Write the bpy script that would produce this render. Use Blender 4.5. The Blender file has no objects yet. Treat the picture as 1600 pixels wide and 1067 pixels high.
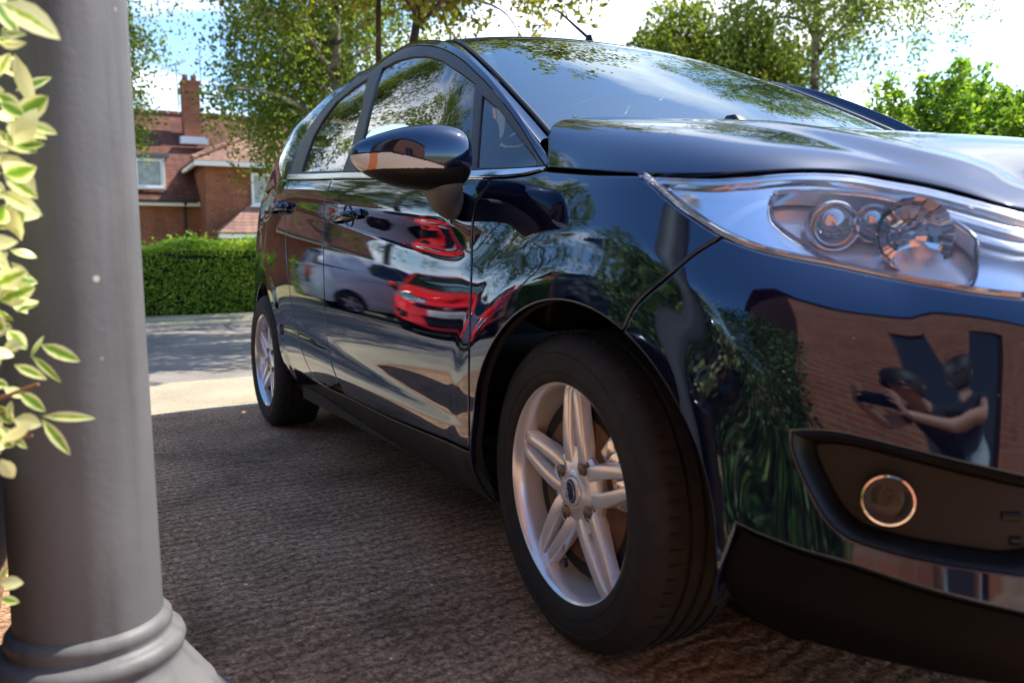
import bpy, bmesh, math, random
import numpy as np
from mathutils import Vector, Matrix
from mathutils.bvhtree import BVHTree
from mathutils.geometry import delaunay_2d_cdt
random.seed(7); rng = np.random.default_rng(7)
SC = bpy.context.scene; COL = SC.collection
R = math.radians

# ---------------- camera ----------------
CAM = np.array([1.267, -1.608, .713]); YAW, PIT, ROL, FPX = R(151.55), -.095, -.013, 1300.0
def cam_axes():
    f = np.array([math.cos(PIT)*math.cos(YAW), math.cos(PIT)*math.sin(YAW), math.sin(PIT)])
    r = np.array([math.sin(YAW), -math.cos(YAW), 0.]); u = np.cross(r, f)
    c, s = math.cos(ROL), math.sin(ROL)
    return f, c*r+s*u, -s*r+c*u
CF, CR, CU = cam_axes()
cd = bpy.data.cameras.new("camera"); cam = bpy.data.objects.new("camera", cd); COL.objects.link(cam)
cam.matrix_world = Matrix([[CR[i], CU[i], -CF[i], CAM[i]] for i in range(3)] + [[0, 0, 0, 1]])
cd.sensor_width = 36; cd.lens = FPX/1600*36; cd.clip_start = .02; cd.clip_end = 2000
cd.dof.use_dof = True; cd.dof.focus_distance = 2.2; cd.dof.aperture_fstop = 4.0
SC.camera = cam
# ---------------- light ----------------
SUN_EL, SUN_AZ = R(53), R(90)          # direction towards the sun, azimuth from +x to +y
sd = Vector((math.cos(SUN_EL)*math.cos(SUN_AZ), math.cos(SUN_EL)*math.sin(SUN_AZ), math.sin(SUN_EL)))
sl = bpy.data.lights.new("sun", 'SUN'); sl.energy = 4.6; sl.angle = R(.5); sl.color = (1, .95, .86)
so = bpy.data.objects.new("sun", sl); COL.objects.link(so); so.rotation_euler = sd.to_track_quat('Z', 'Y').to_euler()
SC.view_settings.view_transform = 'Standard'; SC.view_settings.look = 'None'
SC.view_settings.exposure = 1.25; SC.view_settings.gamma = 1
SC.cycles.max_bounces = 8; SC.cycles.transparent_max_bounces = 12
SC.cycles.caustics_reflective = False; SC.cycles.caustics_refractive = False
SC.cycles.sample_clamp_indirect = 6

# ---------------- node helpers ----------------
class NT:
    def __init__(s, tree): s.t = tree; s.n = tree.nodes; s.l = tree.links
    def add(s, typ, ins=None, **kw):
        n = s.n.new(typ)
        for k, v in kw.items(): setattr(n, k, v)
        for k, v in (ins or {}).items():
            if isinstance(v, tuple) and len(v) == 2 and hasattr(v[0], 'outputs'): s.l.new(v[0].outputs[v[1]], n.inputs[k])
            else: n.inputs[k].default_value = v
        return n
    def ramp(s, src, stops, interp='LINEAR'):
        n = s.n.new('ShaderNodeValToRGB'); n.color_ramp.interpolation = interp
        e = n.color_ramp.elements
        while len(e) < len(stops): e.new(.5)
        for i, (p, c) in enumerate(stops): e[i].position = p; e[i].color = (*c, 1) if len(c) == 3 else c
        s.l.new(src[0].outputs[src[1]], n.inputs[0]); return n
def rgb(c): return (*c, 1)
def mat(name, col=(.5, .5, .5), rough=.5, metal=0, spec=.5, coat=0, ior=1.5, bump=None, noise=None, emit=None, trans=None):
    m = bpy.data.materials.new(name); m.use_nodes = True; t = NT(m.node_tree)
    b = t.n['Principled BSDF']
    b.inputs['Base Color'].default_value = rgb(col); b.inputs['Roughness'].default_value = rough
    b.inputs['Metallic'].default_value = metal; b.inputs['IOR'].default_value = ior
    b.inputs['Specular IOR Level'].default_value = spec; b.inputs['Coat Weight'].default_value = coat
    b.inputs['Coat Roughness'].default_value = .03
    tc = t.add('ShaderNodeTexCoord')
    if noise:   # (scale, other colour, low, high)
        nz = t.add('ShaderNodeTexNoise', {'Vector': (tc, 'Object'), 'Scale': noise[0], 'Detail': 6.0, 'Roughness': .6})
        rp = t.ramp((nz, 0), [(noise[2], col), (noise[3], noise[1])]); t.l.new(rp.outputs[0], b.inputs['Base Color'])
    if bump:    # (scale, strength, distance)
        nz = t.add('ShaderNodeTexNoise', {'Vector': (tc, 'Object'), 'Scale': bump[0], 'Detail': 5.0})
        bp = t.add('ShaderNodeBump', {'Height': (nz, 0), 'Strength': bump[1], 'Distance': bump[2]})
        t.l.new(bp.outputs[0], b.inputs['Normal'])
    if emit: b.inputs['Emission Color'].default_value = rgb(emit[0]); b.inputs['Emission Strength'].default_value = emit[1]
    return m

# ---------------- world: sky with clouds ----------------
W = bpy.data.worlds.new("World"); SC.world = W; W.use_nodes = True; t = NT(W.node_tree); t.n.clear()
sky = t.add('ShaderNodeTexSky', sky_type='NISHITA', sun_disc=False, sun_elevation=SUN_EL, sun_rotation=R(90)-SUN_AZ, altitude=50, air_density=1.0, dust_density=1.0, ozone_density=3.0)
tc = t.add('ShaderNodeTexCoord')
sep = t.add('ShaderNodeSeparateXYZ', {0: (tc, 'Generated')})
az = t.add('ShaderNodeMath', {0: (sep, 2), 1: .12}, operation='ADD')
mx = t.add('ShaderNodeMath', {0: (az, 0), 1: .1}, operation='MAXIMUM')
dx = t.add('ShaderNodeMath', {0: (sep, 0), 1: (mx, 0)}, operation='DIVIDE')
dy = t.add('ShaderNodeMath', {0: (sep, 1), 1: (mx, 0)}, operation='DIVIDE')
cv = t.add('ShaderNodeCombineXYZ', {0: (dx, 0), 1: (dy, 0), 2: 3.7})
n1 = t.add('ShaderNodeTexNoise', {'Vector': (cv, 0), 'Scale': .85, 'Detail': 9.0, 'Roughness': .55, 'Distortion': .3})
# more cloud towards the north-west side (behind the street)
bias = t.add('ShaderNodeVectorMath', {0: (tc, 'Generated'), 1: (-.45, .32, -1.05)}, operation='DOT_PRODUCT')
bm_ = t.add('ShaderNodeMath', {0: (bias, 'Value'), 1: .36, 2: (n1, 0)}, operation='MULTIPLY_ADD')
cl = t.ramp((bm_, 0), [(.49, (0, 0, 0)), (.61, (1, 1, 1))])
n2 = t.add('ShaderNodeTexNoise', {'Vector': (cv, 0), 'Scale': 1.7, 'Detail': 6.0})
cc = t.ramp((n2, 0), [(.3, (5.6, 6.0, 7.0)), (.7, (8.4, 8.5, 8.8))])
hs = t.add('ShaderNodeHueSaturation', {'Saturation': 1.12, 'Value': 1.1, 'Color': (sky, 0)})
mixc = t.add('ShaderNodeMix', {0: (cl, 0), 6: (hs, 0), 7: (cc, 0)}, data_type='RGBA')
bg = t.add('ShaderNodeBackground', {'Color': (mixc, 2), 'Strength': .14})
wo = t.add('ShaderNodeOutputWorld', {0: (bg, 0)})

# ---------------- object helpers ----------------
def tag(o, label=None, cat=None, group=None, kind=None):
    if label: o['label'] = label
    if cat: o['category'] = cat
    if group: o['group'] = group
    if kind: o['kind'] = kind
    return o
def empty(name, loc=(0, 0, 0), rz=0, label=None, cat=None, group=None):
    o = bpy.data.objects.new(name, None); COL.objects.link(o); o.location = loc; o.rotation_euler = (0, 0, rz)
    o.empty_display_size = .1
    return tag(o, label, cat, group)
def mesh_obj(name, V, F, m, parent=None, smooth=True, N=None, loc=None):
    me = bpy.data.meshes.new(name)
    me.from_pydata([tuple(map(float, v)) for v in V], [], [tuple(int(i) for i in f) for f in F]); me.update()
    if m is not None:
        for mm in (m if isinstance(m, (list, tuple)) else [m]): me.materials.append(mm)
    if smooth: me.polygons.foreach_set('use_smooth', [True]*len(me.polygons))
    if N is not None: me.normals_split_custom_set_from_vertices([tuple(map(float, n)) for n in N])
    o = bpy.data.objects.new(name, me); COL.objects.link(o)
    if parent: o.parent = parent
    if loc is not None: o.location = loc
    return o
class MB:
    """collects shapes into one mesh"""
    def __init__(s): s.V = []; s.F = []; s.M = []; s.mi = 0
    def add(s, V, F):
        k = len(s.V); s.V += [tuple(v) for v in V]; s.F += [tuple(i+k for i in f) for f in F]; s.M += [s.mi]*len(F); return s
    def box(s, a, b, M=None):
        x0, y0, z0 = a; x1, y1, z1 = b
        V = [(x, y, z) for x in (x0, x1) for y in (y0, y1) for z in (z0, z1)]
        if M is not None: V = [tuple(M @ Vector(v)) for v in V]
        return s.add(V, [(0, 1, 3, 2), (4, 6, 7, 5), (0, 4, 5, 1), (2, 3, 7, 6), (0, 2, 6, 4), (1, 5, 7, 3)])
    def tube(s, pts, rad, n=10, cap=True):
        pts = [Vector(p) for p in pts]; rs = [float(q) for q in rad] if isinstance(rad, (list, tuple)) else [float(rad)]*len(pts)
        V = []; prev = None
        for i, p in enumerate(pts):
            d = (pts[min(i+1, len(pts)-1)]-pts[max(i-1, 0)]).normalized()
            if prev is None: a = d.orthogonal().normalized()
            else: a = (prev - d*prev.dot(d)).normalized()
            prev = a; b = d.cross(a)
            for k in range(n): V.append(p + rs[i]*(a*math.cos(2*math.pi*k/n)+b*math.sin(2*math.pi*k/n)))
        F = [(i*n+k, i*n+(k+1) % n, (i+1)*n+(k+1) % n, (i+1)*n+k) for i in range(len(pts)-1) for k in range(n)]
        if cap: F += [tuple(range(n))[::-1], tuple((len(pts)-1)*n+k for k in range(n))]
        return s.add(V, F)
    def lathe(s, prof, n=48, M=None, a0=0, a1=2*math.pi):
        """prof: (radius, height) about local z"""
        full = abs(a1-a0-2*math.pi) < 1e-6; m = n if full else n+1
        V = [(r*math.cos(a0+(a1-a0)*k/n), r*math.sin(a0+(a1-a0)*k/n), h) for r, h in prof for k in range(m)]
        if M is not None: V = [tuple(M @ Vector(v)) for v in V]
        F = [(i*m+k, i*m+(k+1) % m, (i+1)*m+(k+1) % m, (i+1)*m+k) for i in range(len(prof)-1) for k in range(n)]
        return s.add(V, F)
    def build(s, name, m, parent=None, smooth=False, loc=None, bevel=0, ang=35, seg=2):
        o = mesh_obj(name, s.V, s.F, m, parent, smooth, loc=loc)
        if s.mi or any(s.M): o.data.polygons.foreach_set('material_index', s.M)
        if bevel:
            b = o.modifiers.new('b', 'BEVEL'); b.width = bevel; b.segments = seg; b.limit_method = 'ANGLE'; b.angle_limit = R(ang)
            finish(o)
        if smooth is True and bevel == 0: sharp(o, ang)
        return o
def finish(o):
    bpy.context.view_layer.update()
    me = bpy.data.meshes.new_from_object(o.evaluated_get(bpy.context.evaluated_depsgraph_get()))
    me.name = o.data.name; o.modifiers.clear(); o.data = me
    me.polygons.foreach_set('use_smooth', [True]*len(me.polygons))
def sharp(o, ang=35):
    bm = bmesh.new(); bm.from_mesh(o.data); bmesh.ops.recalc_face_normals(bm, faces=bm.faces)
    for e in bm.edges:
        if len(e.link_faces) == 2 and e.calc_face_angle(0) > R(ang): e.smooth = False
    bm.to_mesh(o.data); bm.free()
def catmull(pts, n=12):
    P = [np.array(p, float) for p in pts]; P = [2*P[0]-P[1]] + P + [2*P[-1]-P[-2]]; out = []
    for i in range(1, len(P)-2):
        for k in range(n):
            t_ = k/n; a, b, c, d = P[i-1:i+3]
            out.append(.5*((2*b)+(c-a)*t_+(2*a-5*b+4*c-d)*t_**2+(3*b-a-3*c+d)*t_**3))
    out.append(P[-2]); return np.array(out)
def resample(P, n):
    P = np.array(P, float); d = np.r_[0, np.cumsum(np.linalg.norm(np.diff(P, axis=0), axis=1))]
    q = np.linspace(0, d[-1], n); return np.stack([np.interp(q, d, P[:, k]) for k in range(P.shape[1])], 1)
def gsm(A, sig, axis):
    if sig <= 0: return A
    k = np.arange(-int(3*sig)-1, int(3*sig)+2); w = np.exp(-k**2/(2*sig**2)); w /= w.sum()
    pad = [(0, 0)]*A.ndim; pad[axis] = (len(k)//2, len(k)//2); B = np.pad(A, pad, mode='reflect', reflect_type='odd')
    return np.apply_along_axis(lambda v: np.convolve(v, w, 'valid'), axis, B)
# ============ smooth body surfaces: right-hand side (y<0) ============
class Patch:
    """a smooth surface given by a fine grid of points; evaluated with its own normals"""
    def __init__(s, u, v, P, flip=False, fold=''):
        s.fold = fold; s.u, s.v, s.P = np.array(u, float), np.array(v, float), P
        du = np.gradient(P, axis=0); dv = np.gradient(P, axis=1); N = np.cross(du, dv)
        N /= np.linalg.norm(N, axis=2, keepdims=True)+1e-12
        s.N = -N if flip else N; s.bvh = None
    def ev(s, uv):
        uv = np.array(np.atleast_2d(uv), float); m = np.zeros(len(uv), bool)
        if 'u' in s.fold:
            k = uv[:, 0] > s.u[-1]; uv[k, 0] = 2*s.u[-1]-uv[k, 0]; m |= k; k = uv[:, 0] < s.u[0]; uv[k, 0] = 2*s.u[0]-uv[k, 0]; m |= k
        if '0' in s.fold: k = uv[:, 1] < s.v[0]; uv[k, 1] = 2*s.v[0]-uv[k, 1]; m |= k
        if '1' in s.fold: k = uv[:, 1] > s.v[-1]; uv[k, 1] = 2*s.v[-1]-uv[k, 1]; m |= k
        sg = np.where(m, -1., 1.); nu, nv = len(s.u), len(s.v)
        i = np.clip(np.interp(uv[:, 0], s.u, np.arange(nu)), 0, nu-1.0001); j = np.clip(np.interp(uv[:, 1], s.v, np.arange(nv)), 0, nv-1.0001)
        a, b = i.astype(int), j.astype(int); fi, fj = (i-a)[:, None], (j-b)[:, None]
        L = lambda G: (G[a, b]*(1-fi)*(1-fj)+G[a+1, b]*fi*(1-fj)+G[a, b+1]*(1-fi)*fj+G[a+1, b+1]*fi*fj)
        n = L(s.N); n /= np.linalg.norm(n, axis=1, keepdims=True)+1e-12
        p = L(s.P); p[:, 1] *= sg; n[:, 1] *= sg; return p, n
    def trace(s, px):
        """points of the photograph carried on to this surface -> (u,v)"""
        if s.bvh is None:
            nu, nv = len(s.u), len(s.v)
            s.bvh = BVHTree.FromPolygons([tuple(p) for p in s.P.reshape(-1, 3)], [(i*nv+j, (i+1)*nv+j, (i+1)*nv+j+1, i*nv+j+1) for i in range(nu-1) for j in range(nv-1)])
        out = []; nv = len(s.v)
        for x, y in px:
            d = Vector(CF + (x-800)/FPX*CR - (y-533.5)/FPX*CU).normalized()
            loc, no, idx, dist = s.bvh.ray_cast(Vector(CAM), d)
            if idx is None: print('trace miss', x, y); continue
            i, j = divmod(idx, nv-1); A = s.P[i, j]; B = s.P[i+1, j]; C = s.P[i, j+1]
            M = np.stack([B-A, C-A], 1); q = np.linalg.lstsq(M, np.array(loc)-A, rcond=None)[0]
            out.append((s.u[i]+q[0]*(s.u[i+1]-s.u[i]), s.v[j]+q[1]*(s.v[j+1]-s.v[j])))
        return np.array(out)

# --- plan curve (x, half width) from tail centre to nose centre, s = arc length with s=0 at x=0
PLAN = catmull([(-3.17, 0), (-3.155, .3), (-3.10, .55), (-3.0, .71), (-2.85, .778), (-2.6, .815), (-2.2, .831), (-1.8, .843), (-1.2, .857), (-.7, .862), (-.3, .858), (0, .850),
                (.2, .842), (.34, .829), (.44, .811), (.52, .777), (.58, .741), (.64, .700), (.70, .652), (.748, .594), (.781, .515), (.800, .38), (.808, .18), (.81, 0)], 30)
_d = np.r_[0, np.cumsum(np.linalg.norm(np.diff(PLAN, axis=0), axis=1))]; _d -= np.interp(0, PLAN[:, 0], _d)
S0, S1 = _d[0], _d[-1]
SG = np.arange(S0, S1+.005, .01); SG[-1] = S1; ZG = np.arange(.15, 1.44, .005)
# --- lengthwise feature lines (s -> z)
def line(*p): p = np.array(p); return lambda s: np.interp(s, p[:, 0], p[:, 1])
z_char = line((-3.1, 1.0), (-1.83, .905), (-1.15, .803), (-.64, .733), (-.30, .687), (0, .66))
z_low = line((-3, .55), (-1.9, .49), (-1.5, .468), (-1.06, .432), (-.66, .41), (-.34, .378), (0, .36))
z_belt = line((-3.1, 1.06), (-2.2, 1.048), (-1.75, 1.028), (-1.13, .975), (-.66, .934), (-.34, .905), (-.05, .88), (.2, .848), (.4, .83), (.6, .80), (.8, .765), (1.6, .73))
# slope dw/dz (w = half width); positive: faces the ground, negative: faces the sky
def stations():
    T = []
    def door(s):
        lo, ch, be = float(z_low(s)), float(z_char(s)), float(z_belt(s)); m = lambda a, b, k: a+(b-a)*k
        g = be-ch
        return [(.15, 1.3), (.25, .55), (lo-.10, .17), (lo-.06, -.01), (lo-.02, -.13), (lo+.012, .15), (m(lo, ch, .25), .05), (m(lo, ch, .5), -.04), (m(lo, ch, .8), -.085), (ch-.014, -.12),
                (ch+.004, -.13), (ch+.2*g, .10), (ch+.38*g, .15), (ch+.6*g, -.08), (be-.02, -.35), (be+.012, -.43), (be+.1, -.44), (1.25, -.57), (1.36, -.80), (1.44, -1.2)]
    for s in (-2.0, -1.6, -1.2, -.9, -.6, -.35): T.append((s, door(s)))
    def rear(s):
        be = float(z_belt(s))
        return [(.15, .5), (.25, .35), (.30, .2), (.36, .12), (.42, .06), (.48, .03), (.54, 0), (.6, -.02), (.66, -.05), (.70, -.07), (.74, -.08), (.80, -.09), (.86, -.11), (.94, -.16), (be-.04, -.27), (be+.012, -.42), (be+.1, -.44), (1.25, -.57), (1.36, -.8), (1.44, -1.2)]
    for s in (S0, -3.3, -2.9, -2.5): T.append((s, rear(s)))
    def fend(s):
        be = float(z_belt(s))
        return [(.15, .7), (.25, .35), (.30, .15), (.36, .08), (.42, .03), (.48, .02), (.54, .0), (.60, -.02), (.66, -.03), (.70, -.045), (.74, -.055), (.765, -.06), (.80, -.08), (be-.03, -.13), (be-.015, -.3), (be+.012, -.6), (be+.1, -.6), (1.25, -.7), (1.36, -.8), (1.44, -1.2)]
    for s in (-.08, .1, .28): T.append((s, fend(s)))
    def bump(s):
        k = min(1, max(0, (s-.28)/.3)); be = float(z_belt(s))
        return [(.15, .9), (.22, .45), (.27, -.02), (.31, -.15), (.36, -.12), (.42, -.04), (.48, .0), (.54, -.03), (.60, -.08), (.625, -.15), (.65, -.5-.1*k), (.685, -.65-.2*k), (.72, -.8-.25*k), (be-.02, -.9-.35*k), (be, -.95-.45*k), (be+.02, -1.0-.5*k), (be+.1, -1.5), (1.25, -1.5), (1.36, -1.5), (1.44, -1.5)]
    for s in (.5, .75, 1.0, S1): T.append((s, bump(s)))
    return sorted(T)
def build_side():
    T = stations(); ss = np.array([a for a, _ in T]); K = np.array([[p for p in r] for _, r in T])     # (ns, nk, 2)
    zk = gsm(np.stack([np.interp(SG, ss, K[:, k, 0]) for k in range(K.shape[1])], 1), 11, 0)
    sk = gsm(np.stack([np.interp(SG, ss, K[:, k, 1]) for k in range(K.shape[1])], 1), 11, 0)
    D = np.zeros((len(SG), len(ZG)))
    for i in range(len(SG)):
        sg = np.interp(ZG, zk[i], sk[i]); c = np.cumsum(sg)*.005
        D[i] = c - np.interp(.55, ZG, c)
    D = gsm(D, 1.0, 1)
    # flared arches round both wheels
    S, Z = np.meshgrid(SG, ZG, indexing='ij')
    for sc, zc, ra, a in ((0, .292, .455, .12), (-2.489, .292, .45, .10)):
        r = np.hypot(S-sc-(.03 if sc == 0 else 0), Z-zc); e = np.clip(ra-np.maximum(r, .402), 0, 1); e = gsm(gsm(e, 1.0, 0), 1.0, 1)
        D += a*e - a*.03
    th = np.degrees(np.arctan2(Z-.292, S)); rc = np.interp(th, [30, 45, 62, 80, 95, 108], [.545, .525, .505, .485, .468, .456]); rr = np.clip(np.hypot(S, Z-.292)-rc, 0, .20)
    wgt = np.clip((th-8)/40, 0, 1)*np.clip((128-th)/30, 0, 1); wgt = gsm(gsm(wgt, 3, 0), 3, 1)
    D -= .34*gsm(gsm(rr, .8, 0), .8, 1)*wgt; D += .01
    # cheek of the bumper around the fog lamp corner
    px_, pw = np.interp(SG, _d, PLAN[:, 0]), np.interp(SG, _d, PLAN[:, 1])
    bl = np.clip((SG+.15)/.5, 0, 1); bl = np.where(SG < -2.6, np.clip((-2.6-SG)/.2, 0, 1), bl); px_, pw = gsm(px_, 4, 0)*bl+gsm(px_, 22, 0)*(1-bl), gsm(pw, 4, 0)*bl+gsm(pw, 22, 0)*(1-bl); pw[-1] = 0; pw[0] = 0
    tx, tw = np.gradient(px_), np.gradient(pw); L = np.hypot(tx, tw)+1e-9; nx, nw = -tw/L, tx/L
    nx[0], nw[0], nx[-1], nw[-1] = -1, 0, 1, 0
    P = np.zeros((len(SG), len(ZG), 3))
    P[..., 0] = px_[:, None]+nx[:, None]*D; P[..., 1] = -np.maximum(0, pw[:, None]+nw[:, None]*D); P[..., 2] = ZG[None, :]
    return Patch(SG, ZG, P, fold='u')
SIDE = build_side()
i_ = np.searchsorted(SIDE.u, -1.0)
if SIDE.N[i_, 80, 1] > 0: SIDE.N *= -1

# --- roof and windscreen: z over (x, half width)
def ztop(x, w):
    c = np.interp(x, XT, ZT); return c - .052*(np.abs(w)/.56)**2.4
XT = np.linspace(-3.1, .0, 311)
_p = catmull([(-3.1, 1.30), (-2.9, 1.355), (-2.6, 1.405), (-2.2, 1.445), (-1.8, 1.462), (-1.4, 1.458), (-1.15, 1.438), (-.95, 1.395), (-.7, 1.29), (-.4, 1.145), (-.13, 1.0), (0, .93)], 20)
ZT = gsm(np.interp(XT, _p[:, 0], _p[:, 1]), 5, 0)
# inner edge of the pillar and roof rail
B_CTRL = [(-.235, .70, 0), (-.45, .665, 0), (-.7, .62, 0), (-.95, .575, 0), (-1.2, .53, 0), (-1.5, .49, 0), (-1.9, .475, 0), (-2.3, .475, 0), (-2.7, .49, 0), (-2.87, .52, -.02), (-2.97, .60, -.15), (-3.03, .645, -.27)]
def bpt(x, w, dz): return (x, -w, float(ztop(x, w))+dz)
WB = lambda x: np.interp(x, [-3.03, -2.87, -2.7, -2.3, -1.9, -1.5, -1.2, -.95, -.7, -.45, -.235, 0], [.645, .52, .49, .475, .475, .49, .53, .575, .62, .665, .70, .735])
_w = np.arange(0, .801, .01); _X, _Wd = np.meshgrid(XT, _w, indexing='ij')
TOP = Patch(XT, _w, np.stack([_X, -_Wd, ztop(_X, _Wd)], -1), fold='0'); TOP.N[TOP.N[..., 2] < 0] *= -1

# ---- traced feature lines on the side (pixels of the photograph -> surface) ----
T = SIDE.trace
FR_OUT = T([(852, 260), (838, 238), (819, 207), (800, 179), (778, 151), (762, 132), (744, 114), (717, 90), (690, 76), (663, 71), (636, 74), (609, 89), (582, 110), (560.6, 120), (542, 136), (525, 150), (509, 165), (490, 191), (474, 213), (463, 238), (452, 273)])
FR_OUT = catmull(FR_OUT, 4)
BELT_PX = [(452, 273), (490, 272), (533, 270.5), (600, 269.5), (660, 269), (740, 267.5), (800, 265), (852, 262)]
BELT = T(BELT_PX)
BON = T([(852, 262), (880, 264), (940, 268), (1000, 271.5), (1050, 272), (1112, 273), (1170, 270), (1225, 265), (1280, 264), (1337, 267), (1390, 276), (1450, 286), (1520, 304), (1598, 324)])
BON = np.vstack([BON, [(BON[-1, 0]+(S1-BON[-1, 0])*k, BON[-1, 1]-.028*math.sin(k*math.pi/2)) for k in (.25, .5, .75, 1)]])
print('BON', np.round(BON, 3).tolist()); print('FR', np.round(FR_OUT[::8], 3).tolist())
# ---- pillar and roof rail strip between window frame (A) and windscreen / roof edge (B) ----
def build_strip():
    n = 120; A = resample(FR_OUT, n); Pa, Na = SIDE.ev(A)
    Bc = np.array([bpt(*b) for b in catmull(B_CTRL, 10)]); wz = np.array([0, 0, 0])
    # pair by parameter: same fraction of length with a warp
    fa = np.r_[0, np.cumsum(np.linalg.norm(np.diff(Pa, axis=0), axis=1))]; fa /= fa[-1]
    fb = np.r_[0, np.cumsum(np.linalg.norm(np.diff(Bc, axis=0), axis=1))]; fb /= fb[-1]
    q = np.interp(fa, [0, .18, .36, .7, 1], [0, .16, .30, .64, 1])
    Pb = np.stack([np.interp(q, fb, Bc[:, k]) for k in range(3)], 1); Pb = gsm(Pb, 1.5, 0)
    ta = np.gradient(Pa, axis=0); tb = np.gradient(Pb, axis=0)
    Nb = TOP.ev(np.stack([Pb[:, 0], -Pb[:, 1]], 1))[1]
    nr = np.array([-.75, -.45, .45]); nr /= np.linalg.norm(nr)
    k = np.clip((-Pb[:, 0]-2.6)/.4, 0, 1)[:, None]; Nb = Nb*(1-k)+nr*k; Nb /= np.linalg.norm(Nb, axis=1, keepdims=True)
    def un(a): return a/(np.linalg.norm(a, axis=1, keepdims=True)+1e-9)
    Ta = un(np.cross(Na, ta)); Ta *= np.sign(np.sum(Ta*(Pb-Pa), 1))[:, None]
    Tb = un(np.cross(Nb, tb)); Tb *= np.sign(np.sum(Tb*(Pb-Pa), 1))[:, None]
    Ta, Tb = un(gsm(Ta, 3, 0)), un(gsm(Tb, 3, 0))
    L = np.linalg.norm(Pb-Pa, axis=1, keepdims=True); V = np.linspace(0, 1, 25); G = np.zeros((n, 25, 3))
    for j, v in enumerate(V):
        h00, h10, h01, h11 = 2*v**3-3*v**2+1, v**3-2*v**2+v, -2*v**3+3*v**2, v**3-v**2
        G[:, j] = h00*Pa+h10*L*Ta*.55+h01*Pb+h11*L*Tb*.9
    # the foot of the rear pillar lands on the waistline of the tail
    s_a, s_b = A[-1, 0], np.interp(-3.02, PLAN[:, 0], _d); row = np.stack([s_a+(s_b-s_a)*V, z_belt(s_a+(s_b-s_a)*V)], 1); dlt = SIDE.ev(row)[0]-G[-1]
    for i in range(n): G[i] += dlt*max(0, (i/(n-1)-.8)/.2)**2
    return Patch(np.linspace(0, 1, n), V, gsm(G, 1, 0))
STRIP = build_strip()
if STRIP.N[60, 12, 2] < 0: STRIP.N *= -1
# ---- bonnet ----
def build_bonnet():
    n = 80; E = SIDE.ev(resample(BON, n))[0]
    E += 0
    uu = np.linspace(0, 1, n); tE2 = np.gradient(E[:, :2], axis=0); nin = np.stack([-tE2[:, 1], tE2[:, 0]], 1); nin /= np.linalg.norm(nin, axis=1, keepdims=True)+1e-9; nin = gsm(nin, 7, 0)
    sE = resample(BON, n)[:, 0]; K_ = [-.14, .0, .2, .4, .6, .8, 1.0, 1.2, 1.38]
    lat = np.interp(sE, K_, [.10, .115, .13, .13, .125, .115, .10, .09, .085]); dz_ = np.interp(sE, K_, [.115, .102, .085, .060, .049, .044, .038, .032, .030]); bx = np.interp(sE, [-.14, .25], [-.105, 0])
    M_ = np.stack([E[:, 0]+nin[:, 0]*lat+bx, E[:, 1]+nin[:, 1]*lat, E[:, 2]+dz_], 1); M_ = gsm(M_, 5, 0); M_[:, 1] = np.minimum(M_[:, 1], 0); M_[-1, 1] = 0
    Cc = catmull([(-.10, 0, .988), (.05, 0, .977), (.2, 0, .957), (.35, 0, .928), (.5, 0, .888), (.62, 0, .848), (.68, 0, .82), (.72, 0, .790), (.735, 0, .784)], 12)
    C_ = resample(Cc, n)
    V = np.linspace(0, 1, 61); G = np.zeros((n, 61, 3))
    Ne = SIDE.ev(resample(BON, n))[1]; te = np.gradient(E, axis=0); Te = np.cross(Ne, te); Te /= np.linalg.norm(Te, axis=1, keepdims=True)+1e-9; Te *= np.sign(Te[:, 2])[:, None]
    vm = .30
    for i in range(n):
        e, m, c = E[i], M_[i], C_[i]; l1 = np.linalg.norm(m-e); l2 = np.linalg.norm(c-m)
        k = 1-i/(n-1); tE = (m-e)/(l1+1e-9)*.9+np.array([0, 0, .42]); tE /= np.linalg.norm(tE)
        tm = (c-e)/(np.linalg.norm(c-e)+1e-9); tm = tm*.7+np.array([0, .6, .12*k]); tm /= np.linalg.norm(tm)
        tc = np.array([0, 1, 0.])
        for j, v in enumerate(V):
            if v <= vm: q, a, b, ta, tb, l = v/vm, e, m, tE, tm, l1
            else: q, a, b, ta, tb, l = (v-vm)/(1-vm), m, c, tm, tc, l2
            G[i, j] = (2*q**3-3*q**2+1)*a+(q**3-2*q**2+q)*l*ta+(-2*q**3+3*q**2)*b+(q**3-q**2)*l*tb
    w = -G[..., 1]; xx = G[..., 0]; g = np.clip((xx+.15)/.3, 0, 1)*np.clip((.72-xx)/.15, 0, 1)
    G[..., 2] += g*(.010*np.exp(-((w-.46+.12*xx)/.035)**2)-.004*np.exp(-((w-.53+.12*xx)/.03)**2))
    G = gsm(gsm(G, 1.0, 1), 1.5, 0)
    return Patch(np.linspace(0, 1, n), V, G, fold='1')
BONNET = build_bonnet(); BONNET.N *= np.sign(BONNET.N[40, 40, 2])

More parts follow.
